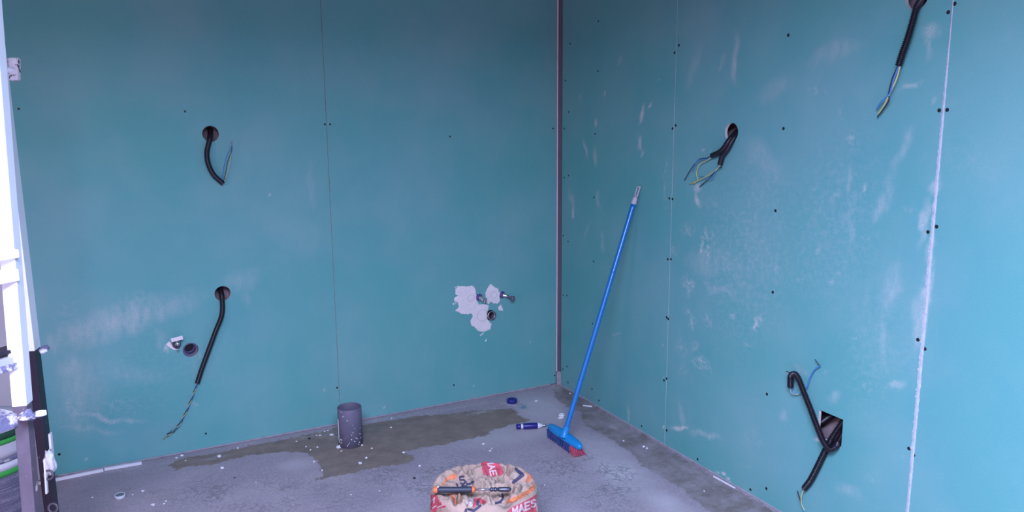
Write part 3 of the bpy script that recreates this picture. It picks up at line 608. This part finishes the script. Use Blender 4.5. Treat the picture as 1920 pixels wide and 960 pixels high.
# ------------------------------------------------------------------ floor pipe
pc = F(658, 832); pc = np.array([pc[0], pc[1], 0.]); rp = .0545
e = empty('drain_pipe', pc, 'upright open grey plastic pipe standing in the dark wet stain', 'pipe')
zt2 = .180
V, Fc = lathe(pc-np.array([0, 0, .03]), (0, 0, 1), [(0, rp), (zt2+.028, rp), (zt2+.03, rp-.001), (zt2+.03, rp-.003), (zt2+.028, rp-.0038), (0, rp-.0038)], 64, True)
mesh('pipe_wall', V, Fc, M['pvc'], e, True)
V, Fc = lathe(pc, (0, 0, 1), [(.004, rp-.004), (.006, rp-.004)], 48); mesh('pipe_bottom', V, Fc, M['pvcin'], e)
cm = (CAM-pc); ang0 = math.atan2(cm[1], cm[0])
b = MB()
for k in range(26):
    a = ang0+random.uniform(-1.3, 1.3); z = .01+abs(random.gauss(0, .045)); r_ = random.uniform(.0012, .0032)
    V, Fc = ball(pc+np.array([math.cos(a)*rp, math.sin(a)*rp, z]), r_, 1, .4, (1, 1, 1.2), k); b.add(V, Fc)
mb = b.build('plaster_splash', M['plaster'], e); mb['kind'] = 'stuff'
a = ang0-1.25; V, Fc = tube(spline([pc+np.array([math.cos(a)*rp, math.sin(a)*rp, .03]), pc+np.array([math.cos(a)*(rp+.0005), math.sin(a)*(rp+.0005), .13])], .01), .0016, 8); mesh('plaster_streak', V, Fc, M['plaster'], e)

# ------------------------------------------------------------------ broom
top = R(1197, 352, .014); sock = F(1061, 806, .092)
ax = (top-sock); ln_ = np.linalg.norm(ax); ax /= ln_
e = empty('broom', (sock[0], sock[1], 0), 'blue broom with long handle leaning against right wall', 'broom')
hook0 = top-ax*.075
V, Fc = tube(spline([sock-ax*.012, hook0], .02), .0115, 16); mesh('handle', V, Fc, M['bluepole'], e, True)
V, Fc = lathe(sock+ax*.235, ax, [(0, .0118), (.002, .0123), (.006, .0123), (.008, .0118)], 20, False); mesh('handle_joint', V, Fc, M['bluepole'], e, True)
V, Fc = lathe(sock+ax*.735, ax, [(0, .0120), (.003, .0128), (.006, .0120)], 20); mesh('paint_speck', V, Fc, M['bluepole'], e, True)
side = np.cross(ax, [1, 0, 0]); side /= np.linalg.norm(side); nrm = np.cross(side, ax)
b = MB(); V, Fc = lathe(hook0-ax*.004, ax, [(0, .0120), (.006, .0125), (.030, .0105), (.034, .0085)], 16); b.add(V, Fc)
for s in (-1, 1):
    V, Fc = obox(hook0+ax*.056+side*s*.0095, ax*.026, side*.0022, nrm*.003, .0008); b.add(V, Fc)
V, Fc = obox(hook0+ax*.078, ax*.003, side*.0115, nrm*.003, .0008); b.add(V, Fc)
V, Fc = obox(hook0+ax*.036, ax*.006, side*.0115, nrm*.003, .0008); b.add(V, Fc)
b.build('hanging_hook', M['greyplast'], e)
# head: an elongated shell, long axis along y
hc = F(1059.5, 814.5, .056); yl = np.array([0.0, -1., 0.]); nx_ = np.array([.30, 0, .954]); sx = np.cross(yl, nx_)
if sx[0] < 0: sx = -sx
def headring(k, wscale, h, lscale=1.0, n=48):
    out = []
    for i in range(n):
        a = 2*math.pi*i/n; ca, sa = math.cos(a), math.sin(a)
        px = math.copysign(abs(ca)**.62, ca)*.138*lscale; py = math.copysign(abs(sa)**.75, sa)*(.022+.007*math.cos(px*12))*wscale
        out.append(hc+yl*px+sx*py+nx_*h)
    return out
rings = [headring(0, .80, -.022, .97), headring(0, 1.0, -.016), headring(0, 1.02, -.008, 1.01), headring(0, .97, .0, .99), headring(0, .72, .007, .90), headring(0, .45, .012, .6), headring(0, .2, .015, .3)]
b = MB(); V = [v for r_ in rings for v in r_]; n = 48
Fc = [(i*n+j, i*n+(j+1) % n, (i+1)*n+(j+1) % n, (i+1)*n+j) for i in range(len(rings)-1) for j in range(n)]+[tuple(range(n))[::-1], tuple((len(rings)-1)*n+j for j in range(n))]
b.add(V, Fc); b.build('broom_head', M['blue'], e, True)
V, Fc = lathe(sock-ax*.034, ax, [(0, .024), (.008, .019), (.016, .0155), (.040, .0145), (.045, .0155), (.048, .0155), (.049, .0125)], 24); mesh('socket', V, Fc, M['blue'], e, True)
bb = MB(); br = MB()
for i in range(26):
    for j in range(6):
        u = -1+2*(i+.5)/26; v = -1+2*(j+.5)/6
        base = hc+yl*u*.126+sx*v*.022-nx_*.020
        for q in range(3):
            tip = base+yl*(u*.004+random.gauss(0, .003))+sx*(v*.010-.002+random.gauss(0, .003))
            tip[2] = 0.002+abs(random.gauss(0, .002)); tip[0] += .010
            V, Fc = tube(spline([base+sx*random.gauss(0, .0015), (base+tip)/2+sx*random.gauss(0, .001), tip], .02), np.linspace(.0022, .0016, len(spline([base, (base+tip)/2, tip], .02))), 4)
            (br if u > .62 else bb).add(V, Fc)
o = bb.build('bristles', M['bris'], e); o['label'] = 'blue bristles'
o = br.build('bristles', M['red'], e); o['label'] = 'red bristles at the near end'

# ------------------------------------------------------------------ small things on the floor
c = F(960, 754.5); e_ = lathe(c, (0, 0, 1), [(0.0, .026), (.002, .0275), (.017, .0275), (.019, .026), (.019, .0145), (.0165, .013), (.002, .013), (0, .0145)], 44, True)
o = mesh('tape_roll', *e_, M['navy'], None, True); tag(o, 'small round dark blue ring lying near the left wall and corner', 'ring')
M['blueclear'] = mat('blue_clear_cap', (.03, .04, .38), .3)
# screwdriver / scraper with blue handle
a_ = F(968, 800, .014); b_ = F(1021, 797.5, .014); dd = b_-a_; ll = np.linalg.norm(dd); dd /= ll
e = empty('craft_knife', (float(a_[0]), float(a_[1]), 0), 'dark blue handled tool with white collars lying beside the broom head', 'tool')
V, Fc = lathe(a_, dd, [(0, .009), (.003, .0125), (.018, .0135), (.022, .0125)], 20); mesh('end_cap', V, Fc, M['navy'], e, True)
V, Fc = lathe(a_+dd*.0215, dd, [(0, .0118), (.012, .0118)], 20); o = mesh('collar', V, Fc, M['white'], e, True)
V, Fc = lathe(a_+dd*.033, dd, [(0, .0135), (.004, .0145), ((ll-.067)*.5, .0150), (ll-.073, .0145), (ll-.067, .0130)], 20); mesh('grip', V, Fc, M['navy'], e, True)
V, Fc = lathe(a_+dd*(ll-.034+.0), dd, [(0, .0130), (.008, .0128), (.020, .0080), (.024, .0075)], 20); mesh('nose', V, Fc, M['white'], e, True)
V, Fc = lathe(a_+dd*(ll-.012), dd, [(0, .0050), (.014, .0044), (.030, .0008)], 12); mesh('tip', V, Fc, M['steel'], e, True)
# white ring cap and plaster lump
c = F(1053, 780.5); V, Fc = lathe(c, (0, 0, 1), [(0, .0155), (.006, .0165), (.012, .0145), (.013, .010), (.010, .007), (0, .007)], 30, True)
o = mesh('round_cap', V, Fc, M['white'], None, True); tag(o, 'little white round cap on the floor behind the broom handle', 'cap')
V, Fc = ball(F(1052, 784)+np.array([0, 0, .002]), .017, 2, .6, (1.1, .6, .3), 3); o = mesh('plaster_lump', V, Fc, M['plaster'], None, True); tag(o, 'white plaster smear in front of the little white cap', 'plaster')
c = F(225, 932.5); e = empty('bottle_cap', (c[0], c[1], 0), 'white cap with grey top on the floor near the ladder', 'cap')
V, Fc = lathe(c, (.03, -.05, 1), [(0, .0185), (.001, .0195), (.011, .0195), (.013, .0185), (.0125, .0165), (.001, .0165)], 36, True); mesh('cap_rim', V, Fc, M['white'], e, True)
V, Fc = lathe(c+np.array([0, 0, .002]), (.03, -.05, 1), [(0, .0165), (.0095, .0165)], 30); o = mesh('cap_top', V, Fc, mat('cap_grey', (.17, .18, .22), .6), e); o['label'] = 'grey top disc'
# pale strips at the base of the left wall
def stripobj(p, q, w_, h, label, grp=None):
    p, q = np.array(p), np.array(q); d = q-p; l = np.linalg.norm(d); d /= l; nn = np.array([-d[1], d[0], 0]); b = MB(); pts = spline([p, q], .015); V = []
    for i, c in enumerate(pts):
        k = 1+.12*noise.noise(Vector((i*.7, l, 0))); V += [c+nn*w_*k, c+nn*w_*.8*k+np.array([0, 0, h]), c-nn*w_*.8*k+np.array([0, 0, h]), c-nn*w_*k]
    n = len(pts); Fc = [(i*4+j, i*4+(j+1) % 4, (i+1)*4+(j+1) % 4, (i+1)*4+j) for i in range(n-1) for j in range(4)]+[(0, 1, 2, 3), tuple((n-1)*4+j for j in (3, 2, 1, 0))]
    o = mesh('plaster_strip', V, Fc, M['plaster']); tag(o, label, 'strip', grp); return o
stripobj(F(70, 909), F(194, 883.5), .006, .012, 'long pale strip on floor at foot of left wall beside the ladder')
stripobj(F(196, 882), F(266, 870), .006, .011, 'shorter pale strip along left wall foot, farther from the ladder')
stripobj(F(1093, 761), F(1110, 763), .003, .006, 'thin white sliver on the floor behind the broom handle')
stripobj(F(1338, 894), F(1378, 916), .003, .005, 'thin white sliver along the foot of the right wall')
# crumbs
WC = [(635,839,4),(595,839,2),(622,816,3),(600,817,2),(594,817,1.5),(615,808,1.6),(609,809,1.5),(640,846,1.6),(687,859,2.2),(675,869,3),(589,866,2),(582,844,1.4),(733,802,1.7),(734,785,1.6),(679,835,2),(697,841,1.6),(341,855,3),(331,859,2),(411,856,3.4),(348,864,1.5),(446,841,2),(604,882,1.6),(556,828,1.6),(574,838,1.5)]
DC = [(757,849,2.6),(787,874,2.2),(919,846,2.5),(906,833,2.2),(417,878,3),(287,947,3),(308,945,2),(311,940,1.6),(249,928,1.4),(268,921,2.6),(173,933,1.5),(1069,738,1.6),(1005,753,2.6),(1207,838,2.6),(1169,827,1.6),(922,841,1.3),(865,893,1.3),(1076,748,1.4),(712,921,1.4),(658,928,1.2),(1213,841,2),(1320,921,1.6),(480,905,1.3),(1021,910,1.2)]
def crumb(x, y, r, lab, grp, k, m='plaster'):
    p = F(x, y); r_ = r/ (FPX/((p-CAM)@fw))
    V, Fc = ball(p+np.array([0, 0, r_*.35]), r_, 2, .9, (1.05, .9, .6), k); o = mesh('plaster_crumb', V, Fc, M[m]); tag(o, lab, 'crumb', grp); return o
for k, (x, y, r) in enumerate(WC): crumb(x, y, r, 'small white plaster crumb lying on the dark wet stain', 'crumbs on the wet stain', k)
for k, (x, y, r) in enumerate(DC): crumb(x, y, r, 'small white plaster crumb lying on the dry grey floor', 'crumbs on the dry floor', k+40)
for (x, y, r, lab) in ((777, 897, 2.6, 'small black crumb on the dry floor left of the paper sack'), (580, 823, 2.6, 'small black crumb on the wet stain left of the upright pipe'), (440, 896, 1.5, 'tiny black crumb on the dry floor below the left wall stain edge')):
    o = crumb(x, y, r, lab, None, int(x), 'black2'); o.name = 'debris_crumb'

# ------------------------------------------------------------------ paper sack
ZT = .300; bc = F(907, 906, ZT); bc = np.array([bc[0], bc[1], 0.])
e = empty('paper_sack', bc, 'crumpled beige paper sack with red and orange print on the floor', 'sack')
right = np.array([RT[0], RT[1]]); right /= np.linalg.norm(right); fwd = np.array([-right[1], right[0]])
NA, NR, NS = 300, 90, 70; RB = .168
creases = [((948,873),(934,893)),((934,893),(915,905)),((915,905),(925,915)),((948,873),(955,885)),((960,900),(955,912)),((864,868),(880,890)),((905,889),(880,905)),((853,912),(870,930)),((930,925),(905,945)),((880,905),(905,912)),
  ((985,905),(965,925)),((855,925),(852,945)),((895,940),(870,950)),((1000,895),(975,912)),((905,930),(930,945)),((955,868),(940,872)),((868,935),(884,950))]
CR = [(F(*a, ZT)[:2], F(*b_, ZT)[:2]) for a, b_ in creases]
def crz(P):
    z = 0
    for a, b_ in CR:
        ab = b_-a; t = np.clip((P-a)@ab/(ab@ab), 0, 1); d = np.linalg.norm(P-(a+ab*t)); z -= .011*math.exp(-(d/.0055)**2); z += .006*math.exp(-((d-.014)/.008)**2)
    return z
def ridg(v, f): return 1-abs(noise.noise(v*f))*2.2
V = []
for i in range(NR+NS):
    for j in range(NA):
        th = 2*math.pi*j/NA; ct, st = math.cos(th), math.sin(th)
        Rr = RB*(1+.035*math.cos(2*th+.4)+.03*noise.noise(Vector((ct*1.6, st*1.6, 3.)))) * (1+.012*math.cos(5*th))*(1-.075*math.exp(-((th-2.5)/.32)**2))
        rimz = ZT+.012*noise.noise(Vector((ct*1.8, st*1.8, 7.)))+.012*max(0, st)*1.0
        if i < NR:
            q = i/(NR-1); rr = Rr*(q**.9)*.985; z = rimz-.030*(1-q**2.4)
            if q > .9: z -= .014*((q-.9)/.1)**2
            P = bc[:2]+right*ct*rr+fwd*st*rr; v = Vector((P[0], P[1], 0))
            k = 1-q**7
            z += k*(.018*(ridg(v+Vector((3, 1, 0)), 9.)-.6)+.011*(ridg(v+Vector((noise.noise(v*20)*.02, 0, 0)), 24.)-.6)+.0045*(ridg(v, 55.)-.5))+1.4*k*crz(P)
        else:
            q = (i-NR+1)/NS; z = (rimz-.014)*(1-q)+.001*q; bulge = 1+.035*math.sin(q*math.pi)+.03*q
            v = Vector((ct*.17, st*.17, z*.5)); w_ = min(1, q*6)
            rr = Rr*bulge+w_*(.010*(ridg(v, 14.)-.6)+.004*(ridg(Vector((ct*.17, st*.17, z)), 30.)-.5))
            P = bc[:2]+right*ct*rr+fwd*st*rr
        V.append((P[0], P[1], z))
Fc = [(i*NA+j, i*NA+(j+1) % NA, (i+1)*NA+(j+1) % NA, (i+1)*NA+j) for i in range(NR+NS-1) for j in range(NA)][NA:]
Fc += [tuple(NA+j for j in range(NA))[::-1]]
Fc += [tuple((NR+NS-1)*NA+j for j in range(NA))]
used = np.array(V); used[:NA] = used[NA:2*NA]
sack = mesh('sack_body', used[NA:], [[v-NA for v in f] for f in Fc], M['paper'], e, True)
bvh = BVHTree.FromPolygons([tuple(v) for v in used[NA:].tolist()], [tuple(v-NA for v in f) for f in Fc])
def hit(x, y):
    d = Vector(ray(x, y)).normalized(); h = bvh.ray_cast(Vector(CAM), d); return h
def decal(inside, bbox, m, name='print', step=.45, off=.0006):
    x0, y0, x1, y1 = bbox; nx_ = int((x1-x0)/step)+1; ny_ = int((y1-y0)/step)+1; idx = {}; V = []; Fc = []
    def vid(i, j):
        if (i, j) not in idx:
            h = hit(x0+i*step, y0+j*step); 
            if h[0] is None: idx[(i, j)] = None
            else: n = h[1] if h[1].dot(Vector(CAM)-h[0]) > 0 else -h[1]; idx[(i, j)] = len(V); V.append(tuple(h[0]+n*off))
        return idx[(i, j)]
    for i in range(nx_):
        for j in range(ny_):
            if inside(x0+(i+.5)*step, y0+(j+.5)*step):
                f = [vid(i, j), vid(i, j+1), vid(i+1, j+1), vid(i+1, j)]
                if None in f: continue
                Q = np.array([V[k] for k in f])
                if np.ptp(Q, axis=0).max() < .035: Fc.append(f)
    if not Fc: return None
    par_ = list(range(len(V)))
    def root(a):
        while par_[a] != a: par_[a] = par_[par_[a]]; a = par_[a]
        return a
    for f in Fc:
        for k in f[1:]: par_[root(k)] = root(f[0])
    cnt = {}
    for f in Fc: cnt[root(f[0])] = cnt.get(root(f[0]), 0)+1
    best = max(cnt, key=cnt.get); Fc = [f for f in Fc if root(f[0]) == best]
    keep = sorted({k for f in Fc for k in f}); ix = {k: i for i, k in enumerate(keep)}
    return mesh(name, [V[k] for k in keep], [[ix[k] for k in f] for f in Fc], M[m], sack, True)
def inpoly(x, y, poly):
    r_ = False; n = len(poly)
    for i in range(n):
        a, b = poly[i], poly[i-1]
        if (a[1] > y) != (b[1] > y) and x < (b[0]-a[0])*(y-a[1])/(b[1]-a[1])+a[0]: r_ = not r_
    return r_
def sdist(x, y, a, b):
    dx, dy = b[0]-a[0], b[1]-a[1]; t = max(0, min(1, ((x-a[0])*dx+(y-a[1])*dy)/(dx*dx+dy*dy+1e-9))); return math.hypot(x-a[0]-dx*t, y-a[1]-dy*t)
def bp(p): return (780+p[0]/7.385, 840+p[1]/7.385)
def polydecal(pts, m, name='print', off=.0006, jit=.8):
    pts = [bp(p) for p in pts]; xs_, ys_ = [p[0] for p in pts], [p[1] for p in pts]
    f = lambda x, y: inpoly(x+jit*noise.noise(Vector((x*.35, y*.35, 0))), y+jit*noise.noise(Vector((x*.35, y*.35, 9))), pts)
    return decal(f, (min(xs_)-1, min(ys_)-1, max(xs_)+1, max(ys_)+1), m, name, off=off)
def strokedecal(lines, w_, m, name='printed_letter', off=.0011, step=.4):
    lines = [[bp(p) for p in l] for l in lines]; A_ = [p for l in lines for p in l]; xs_, ys_ = [p[0] for p in A_], [p[1] for p in A_]; w_ = w_/7.385
    f = lambda x, y: any(sdist(x, y, l[i], l[i+1]) < w_/2 for l in lines for i in range(len(l)-1))
    return decal(f, (min(xs_)-w_, min(ys_)-w_, max(xs_)+w_, max(ys_)+w_), m, name, step=step, off=off)
LET = {'M': [[(0, 0), (0, 1), (.5, .35), (1, 1), (1, 0)]], 'A': [[(0, 0), (.5, 1), (1, 0)], [(.2, .35), (.8, .35)]], 'E': [[(1, 0), (0, 0), (0, 1), (1, 1)], [(0, .5), (.8, .5)]],
       'S': [[(.95, .85), (.6, 1), (.1, .9), (.1, .6), (.9, .4), (.9, .1), (.4, 0), (.05, .15)]]}
def word(txt, org, u, v, w_, sp, m, wd):
    for k, ch in enumerate(txt):
        o_ = np.array(org)+np.array(u)*(k*(1+sp))
        strokedecal([[tuple(o_+np.array(u)*a*wd+np.array(v)*b_) for a, b_ in l] for l in LET[ch]], w_, m)
o = polydecal([(880,155),(1000,140),(1080,130),(1115,150),(1140,200),(1185,270),(1215,350),(1170,385),(1130,375),(1080,405),(1000,380),(930,360),(915,290),(905,220)], 'pred')
word('MAE', (975, 165), (20, 68), (80, -14), 19, .18, 'ppale', .86)
polydecal([(340,540),(375,480),(440,390),(490,362),(560,355),(575,395),(560,435),(490,430),(440,450),(390,500),(360,540)], 'porange')
polydecal([(1420,240),(1440,205),(1490,190),(1530,230),(1560,290),(1600,330),(1610,400),(1590,460),(1550,485),(1520,450),(1545,390),(1525,310),(1480,265),(1435,270)], 'porange')
polydecal([(1240,740),(1300,700),(1380,670),(1450,640),(1560,570),(1630,490),(1655,530),(1640,580),(1560,640),(1480,690),(1380,740),(1320,760),(1260,770)], 'porange')
polydecal([(430,625),(480,635),(540,690),(560,775),(540,785),(510,720),(470,670)], 'porange')
polydecal([(540,620),(650,625),(660,690),(620,780),(560,770),(545,700)], 'pbrown', jit=1.6)
polydecal([(735,675),(795,700),(790,830),(730,800),(690,760)], 'plite')
polydecal([(790,700),(890,690),(970,735),(965,770),(900,775),(860,740),(835,800),(790,835)], 'pred')
polydecal([(1365,330),(1425,385),(1360,405)], 'plite')
for l_ in ([(662, 396), (604, 402), (612, 446), (662, 440), (688, 474), (655, 500), (622, 488)], [(705, 498), (735, 500), (785, 468)], [(560, 500), (575, 525)], [(640, 522), (690, 524)]): strokedecal([l_], 26, 'pdark')
strokedecal([[(1385, 295), (1478, 375), (1350, 475)]], 46, 'pdark')
strokedecal([[(1195, 640), (1205, 690), (1170, 745), (1110, 765)]], 34, 'pdark')
for l_ in ([(685, 900), (695, 855)], [(735, 850), (800, 870), (885, 805)], [(860, 740), (850, 780)]): strokedecal([l_], 38, 'pdark')
polydecal([(205,650),(285,648),(330,740),(360,790),(430,800),(380,830),(290,835),(280,1100),(205,1100)], 'pred', jit=2.5)
for l_ in ([(225, 730), (260, 690), (250, 760)], [(300, 820), (380, 790)], [(235, 830), (280, 800)]): strokedecal([l_], 16, 'ppale')
polydecal([(1180,960),(1260,880),(1330,820),(1480,750),(1640,660),(1665,640),(1665,1300),(1180,1300)], 'pred', jit=.5)
word('MAES', (1345, 930), (82, -34), (-6, -95), 24, .02, 'ppale', .74)
# drill-bit driver on the sack
def T(x, y): h = hit(x, y+6); return h[0]
zt_ = max(float(hit(x, y)[0][2]) for x in range(822, 960, 4) for y in (912, 917, 922) if hit(x, y)[0] is not None)
p0 = F(812, 918.5, ZT+.018); p1 = F(958, 917.5, ZT+.018)
dd = p1-p0; ll = np.linalg.norm(dd); dd /= ll; k_ = ll/146.
e2 = empty('screwdriver', p0, 'screwdriver with black and orange grip lying across the paper sack', 'screwdriver')
def seg(x0, x1, prof, m, name, segn=20):
    V, Fc = lathe(p0+dd*(x0-812)*k_, dd, [(t*(x1-x0)*k_, r*k_) for t, r in prof], segn); return mesh(name, V, Fc, M[m], e2, True)
seg(812, 820.5, [(0, 3.5), (.15, 5.6), (.8, 6.2), (1, 5.8)], 'orange', 'grip_end')
seg(820, 885, [(0, 5.2), (.04, 5.9), (.15, 5.9), (.5, 5.4), (.85, 5.9), (.97, 6.1), (1, 5.4)], 'grip', 'grip')
seg(885, 891, [(0, 6.0), (.5, 6.2), (1, 4.4)], 'orange', 'grip_collar')
seg(891, 919, [(0, 1.9), (1, 1.9)], 'steel', 'shaft')
seg(919, 934, [(0, 2.35), (.1, 4.0), (.3, 4.0), (.35, 3.3), (.5, 3.3), (.55, 4.2), (.75, 4.2), (.8, 3.4), (1, 3.4)], 'darksteel', 'chuck')
seg(934, 959, [(0, 3.6), (.1, 4.4), (.8, 4.4), (1, 2.2)], 'darksteel', 'bit_holder')
V, Fc = ball(p0+dd*9.5*k_+np.array([0, 0, 5.6*k_]), 1.9*k_, 2, .3); mesh('paint_fleck', V, Fc, M['white'], e2, True)

# ------------------------------------------------------------------ buckets beside the ladder
bk = D(-22, 900, 2.62); bk = np.array([bk[0], bk[1], 0.]); Hb = .39
e = empty('paint_bucket', bk, 'grey bucket with white and green label standing behind the ladder legs', 'bucket')
V, Fc = lathe(bk, (0, 0, 1), [(0, .108), (.004, .112), (Hb-.012, .1275), (Hb-.011, .131), (Hb-.009, .134), (Hb-.002, .135), (Hb, .133)], 64); mesh('bucket_body', V, Fc, M['text'], e, True)
V, Fc = lathe(bk, (0, 0, 1), [(Hb-.040, .1283), (Hb-.013, .1300), (Hb-.013, .127), (Hb-.040, .1255)], 64, True); o = mesh('label', V, Fc, M['white'], e, True)
V, Fc = lathe(bk, (0, 0, 1), [(Hb-.060, .1274), (Hb-.040, .1286), (Hb-.040, .126), (Hb-.060, .125)], 64, True); o = mesh('label_stripe', V, Fc, M['green'], e, True); o['label'] = 'green stripe'
V, Fc = lathe(bk, (0, 0, 1), [(Hb-.010, .1345), (Hb-.001, .1355), (Hb-.001, .129), (Hb-.010, .128)], 64, True); o = mesh('rim', V, Fc, M['crust'], e, True)
b2 = bk+np.array([0, 0, Hb]); H2 = .105
e = empty('paint_tub', b2, 'dark green tub with pale lid stacked on the labelled bucket', 'bucket')
V, Fc = lathe(b2, (0, 0, 1), [(0, .128), (.028, .136), (.03, .131), (H2-.015, .133)], 64); o = mesh('tub_body', V, Fc, M['palewall'], e, True)
V, Fc = lathe(b2, (0, 0, 1), [(.050, .1330), (.067, .1338), (.067, .13), (.050, .129)], 64, True); mesh('green_band', V, Fc, M['green'], e, True)
V, Fc = lathe(b2, (0, 0, 1), [(.067, .1336), (H2-.013, .1347), (H2-.013, .13), (.067, .13)], 64, True); mesh('dark_band', V, Fc, M['darkgreen'], e, True)
V, Fc = lathe(b2, (0, 0, 1), [(H2-.013, .139), (H2-.002, .140), (H2, .138), (H2-.004, .10)], 64); mesh('lid', V, Fc, M['white'], e, True)

# ------------------------------------------------------------------ ladder
qd = ray(1560, 219); qd = np.array([qd[0], qd[1], 0]); qd /= np.linalg.norm(qd); pd = np.array([-qd[1], qd[0], 0])   # rungs run along qd
A0, A1 = D(5.5, 300, 1.62), D(41, 740, 1.74); B1 = D(58, 630, 2.40)
dA = A1-A0; dA /= np.linalg.norm(dA)
def onA(z): return A0+dA*((z-A0[2])/dA[2])
footA = onA(0.); jointA = D(42.4, 757, 1.745)
e = empty('step_ladder', (footA[0], footA[1], 0), 'white metal step ladder with plaster-crusted dark lower legs at left edge', 'ladder')
Bx, By = B1[0], B1[1]; jB = D(60, 655, 2.405)[2]
WA, DA = .0172, .0085
vv = np.array([-.09, 1, 0]); vv /= np.linalg.norm(vv); rr_ = np.array([vv[1], -vv[0], 0])
SN = -vv*math.cos(.35)-rr_*math.sin(.35); SR = rr_*math.cos(.35)-vv*math.sin(.35)   # faces of the stiles
def stile(p, q, w_, d_, m, name, bev=.002):
    p, q = np.array(p), np.array(q); c = (p+q)/2; V, Fc = obox(c, SN*d_*2.2, SR*w_*.86, (q-p)/2, bev); return mesh(name, V, Fc, M[m], e)
jA = jointA[2]
# the far pair of legs hides behind; near leg
stile(onA(2.15), onA(jA), WA, DA, 'alu', 'stile'); o = stile(onA(jA+.05), onA(.03), WA*.93, DA*.9, 'brown', 'leg'); o['label'] = 'brown lower leg with plaster'
stile(onA(.05), onA(.0), WA*1.15, DA*1.3, 'dark', 'foot')
stile((Bx, By, 2.15), (Bx, By, jB), WA, DA*1.35, 'alu', 'stile'); o = stile((Bx, By, jB+.05), (Bx, By, .03), WA*.93, DA*1.25, 'dark', 'leg'); o['label'] = 'black lower leg with plaster splashes'
stile((Bx, By, .05), (Bx, By, .0), WA*1.15, DA*1.7, 'dark', 'foot')
# other two stiles, one rung length to the left
wdt = -qd*.42
stile(onA(2.15)+wdt, onA(jA)+wdt, WA, DA, 'alu', 'stile'); stile(onA(jA+.05)+wdt, onA(.0)+wdt, WA*.93, DA*.9, 'brown', 'leg')
Bb = np.array([Bx, By, 0])+wdt; stile(Bb+[0, 0, 2.15], Bb+[0, 0, jB], WA, DA*1.35, 'alu', 'stile'); stile(Bb+[0, 0, jB+.05], Bb, WA*.93, DA*1.25, 'dark', 'leg')
def rungat(ypx, h, m, dep, name='rung', off=0., depw=.02):
    p = D(24, ypx, dep); c = p+np.array([0, 0, 0]); V, Fc = obox(c+wdt/2+pd*off, -wdt/2, pd*depw, np.array([0, 0, h]), .0015); return mesh(name, V, Fc, M[m], e)
rungat(474, .009, 'alu', 1.66); rungat(514, .0125, 'alu', 1.67); rungat(653, .004, 'darksteel2' if 'darksteel2' in M else 'dark', 1.72); rungat(674, .013, 'alugrey', 1.72); rungat(683, .007, 'crust', 1.715)
rungat(783, .016, 'crust', 1.745, 'tread', .02, .04)
# clamps / wing bolts
def knob(p, d, l, r, m, name='clamp_knob'):
    C = spline([p, np.array(p)+np.array(d)*l], .004); rad = r*(.7+.45*np.sin(np.linspace(.3, math.pi-.3, len(C)))); V, Fc = tube(C, rad, 12); V = np.array(V)
    V = np.array([v+np.array([0, 0, 1])*.0012*noise.noise(Vector(v)*160) for v in V]); return mesh(name, V, Fc, M[m], e, True)
knob(D(62, 778, 1.73), qd*.6+pd*-.55+np.array([0, 0, .05]), .032, .0065, 'plaster')
knob(D(74, 660, 2.38), qd*.7-pd*.3+np.array([0, 0, .35]), .034, .0085, 'crust'); knob(D(75, 661, 2.37), qd*.7-pd*.3+np.array([0, 0, .15]), .026, .0055, 'plaster')
V, Fc = ball(D(50, 780, 1.715), .016, 3, .9, (1, 1, .6), 5); mesh('plaster_lump', V, Fc, M['crust'], e, True)
V, Fc = ball(D(92, 866, 2.37), .0195, 3, .8, (.75, .8, 1.9), 9); mesh('plaster_lump', V, Fc, M['plaster'], e, True)
stile(D(94, 812, 2.39), D(100, 880, 2.39), .004, .004, 'plaster', 'plaster_smear')
stile(D(84, 860, 2.36), D(88, 925, 2.36), .0032, .0032, 'alu', 'strap')
for y in (890, 952):
    c_ = D(92 if y == 890 else 100, y, 2.36); V, Fc = lathe(c_, -fw, [(0, .016), (.004, .0165), (.004, .011), (0, .0105)], 24, True); mesh('bolt_ring', V, Fc, M['galv'], e, True)
M['hinge'] = splash(mat('plastered_hinge', (.74, .64, .68), .7, bump=.6, bscale=80), (.10, .07, .10), .56, 45)
# hinge block, upper left
hb = D(24, 130, 2.30); b = MB()
V, Fc = obox(hb+np.array([0, 0, .012]), qd*.012+0*pd, pd*.008, (0, 0, .012), .003); b.add(V, Fc)
V, Fc = obox(hb+RT*.006, RT*.014, fw*.009, UP*.034, .005); b.add(V, Fc)
o = b.build('hinge_block', M['hinge'], e); o['label'] = 'plaster-crusted hinge block'
b = MB(); V, Fc = lathe(hb-RT*.016-UP*.002, RT, [(0, .013), (.01, .013), (.012, .010), (.026, .010)], 16); b.add(V, Fc); b.build('hinge_bolt', M['darksteel'], e, True)
V, Fc = obox(hb+RT*.004+UP*.022-fw*.010, RT*.013, fw*.002, UP*.008, .0015); mesh('hinge_plate', V, Fc, M['pinkwhite'], e)
V, Fc = ball(hb-fw*.010-UP*.004, .010, 2, .6, (1.3, 1, .9), 4); mesh('plaster_lump', V, Fc, M['plaster'], e, True)
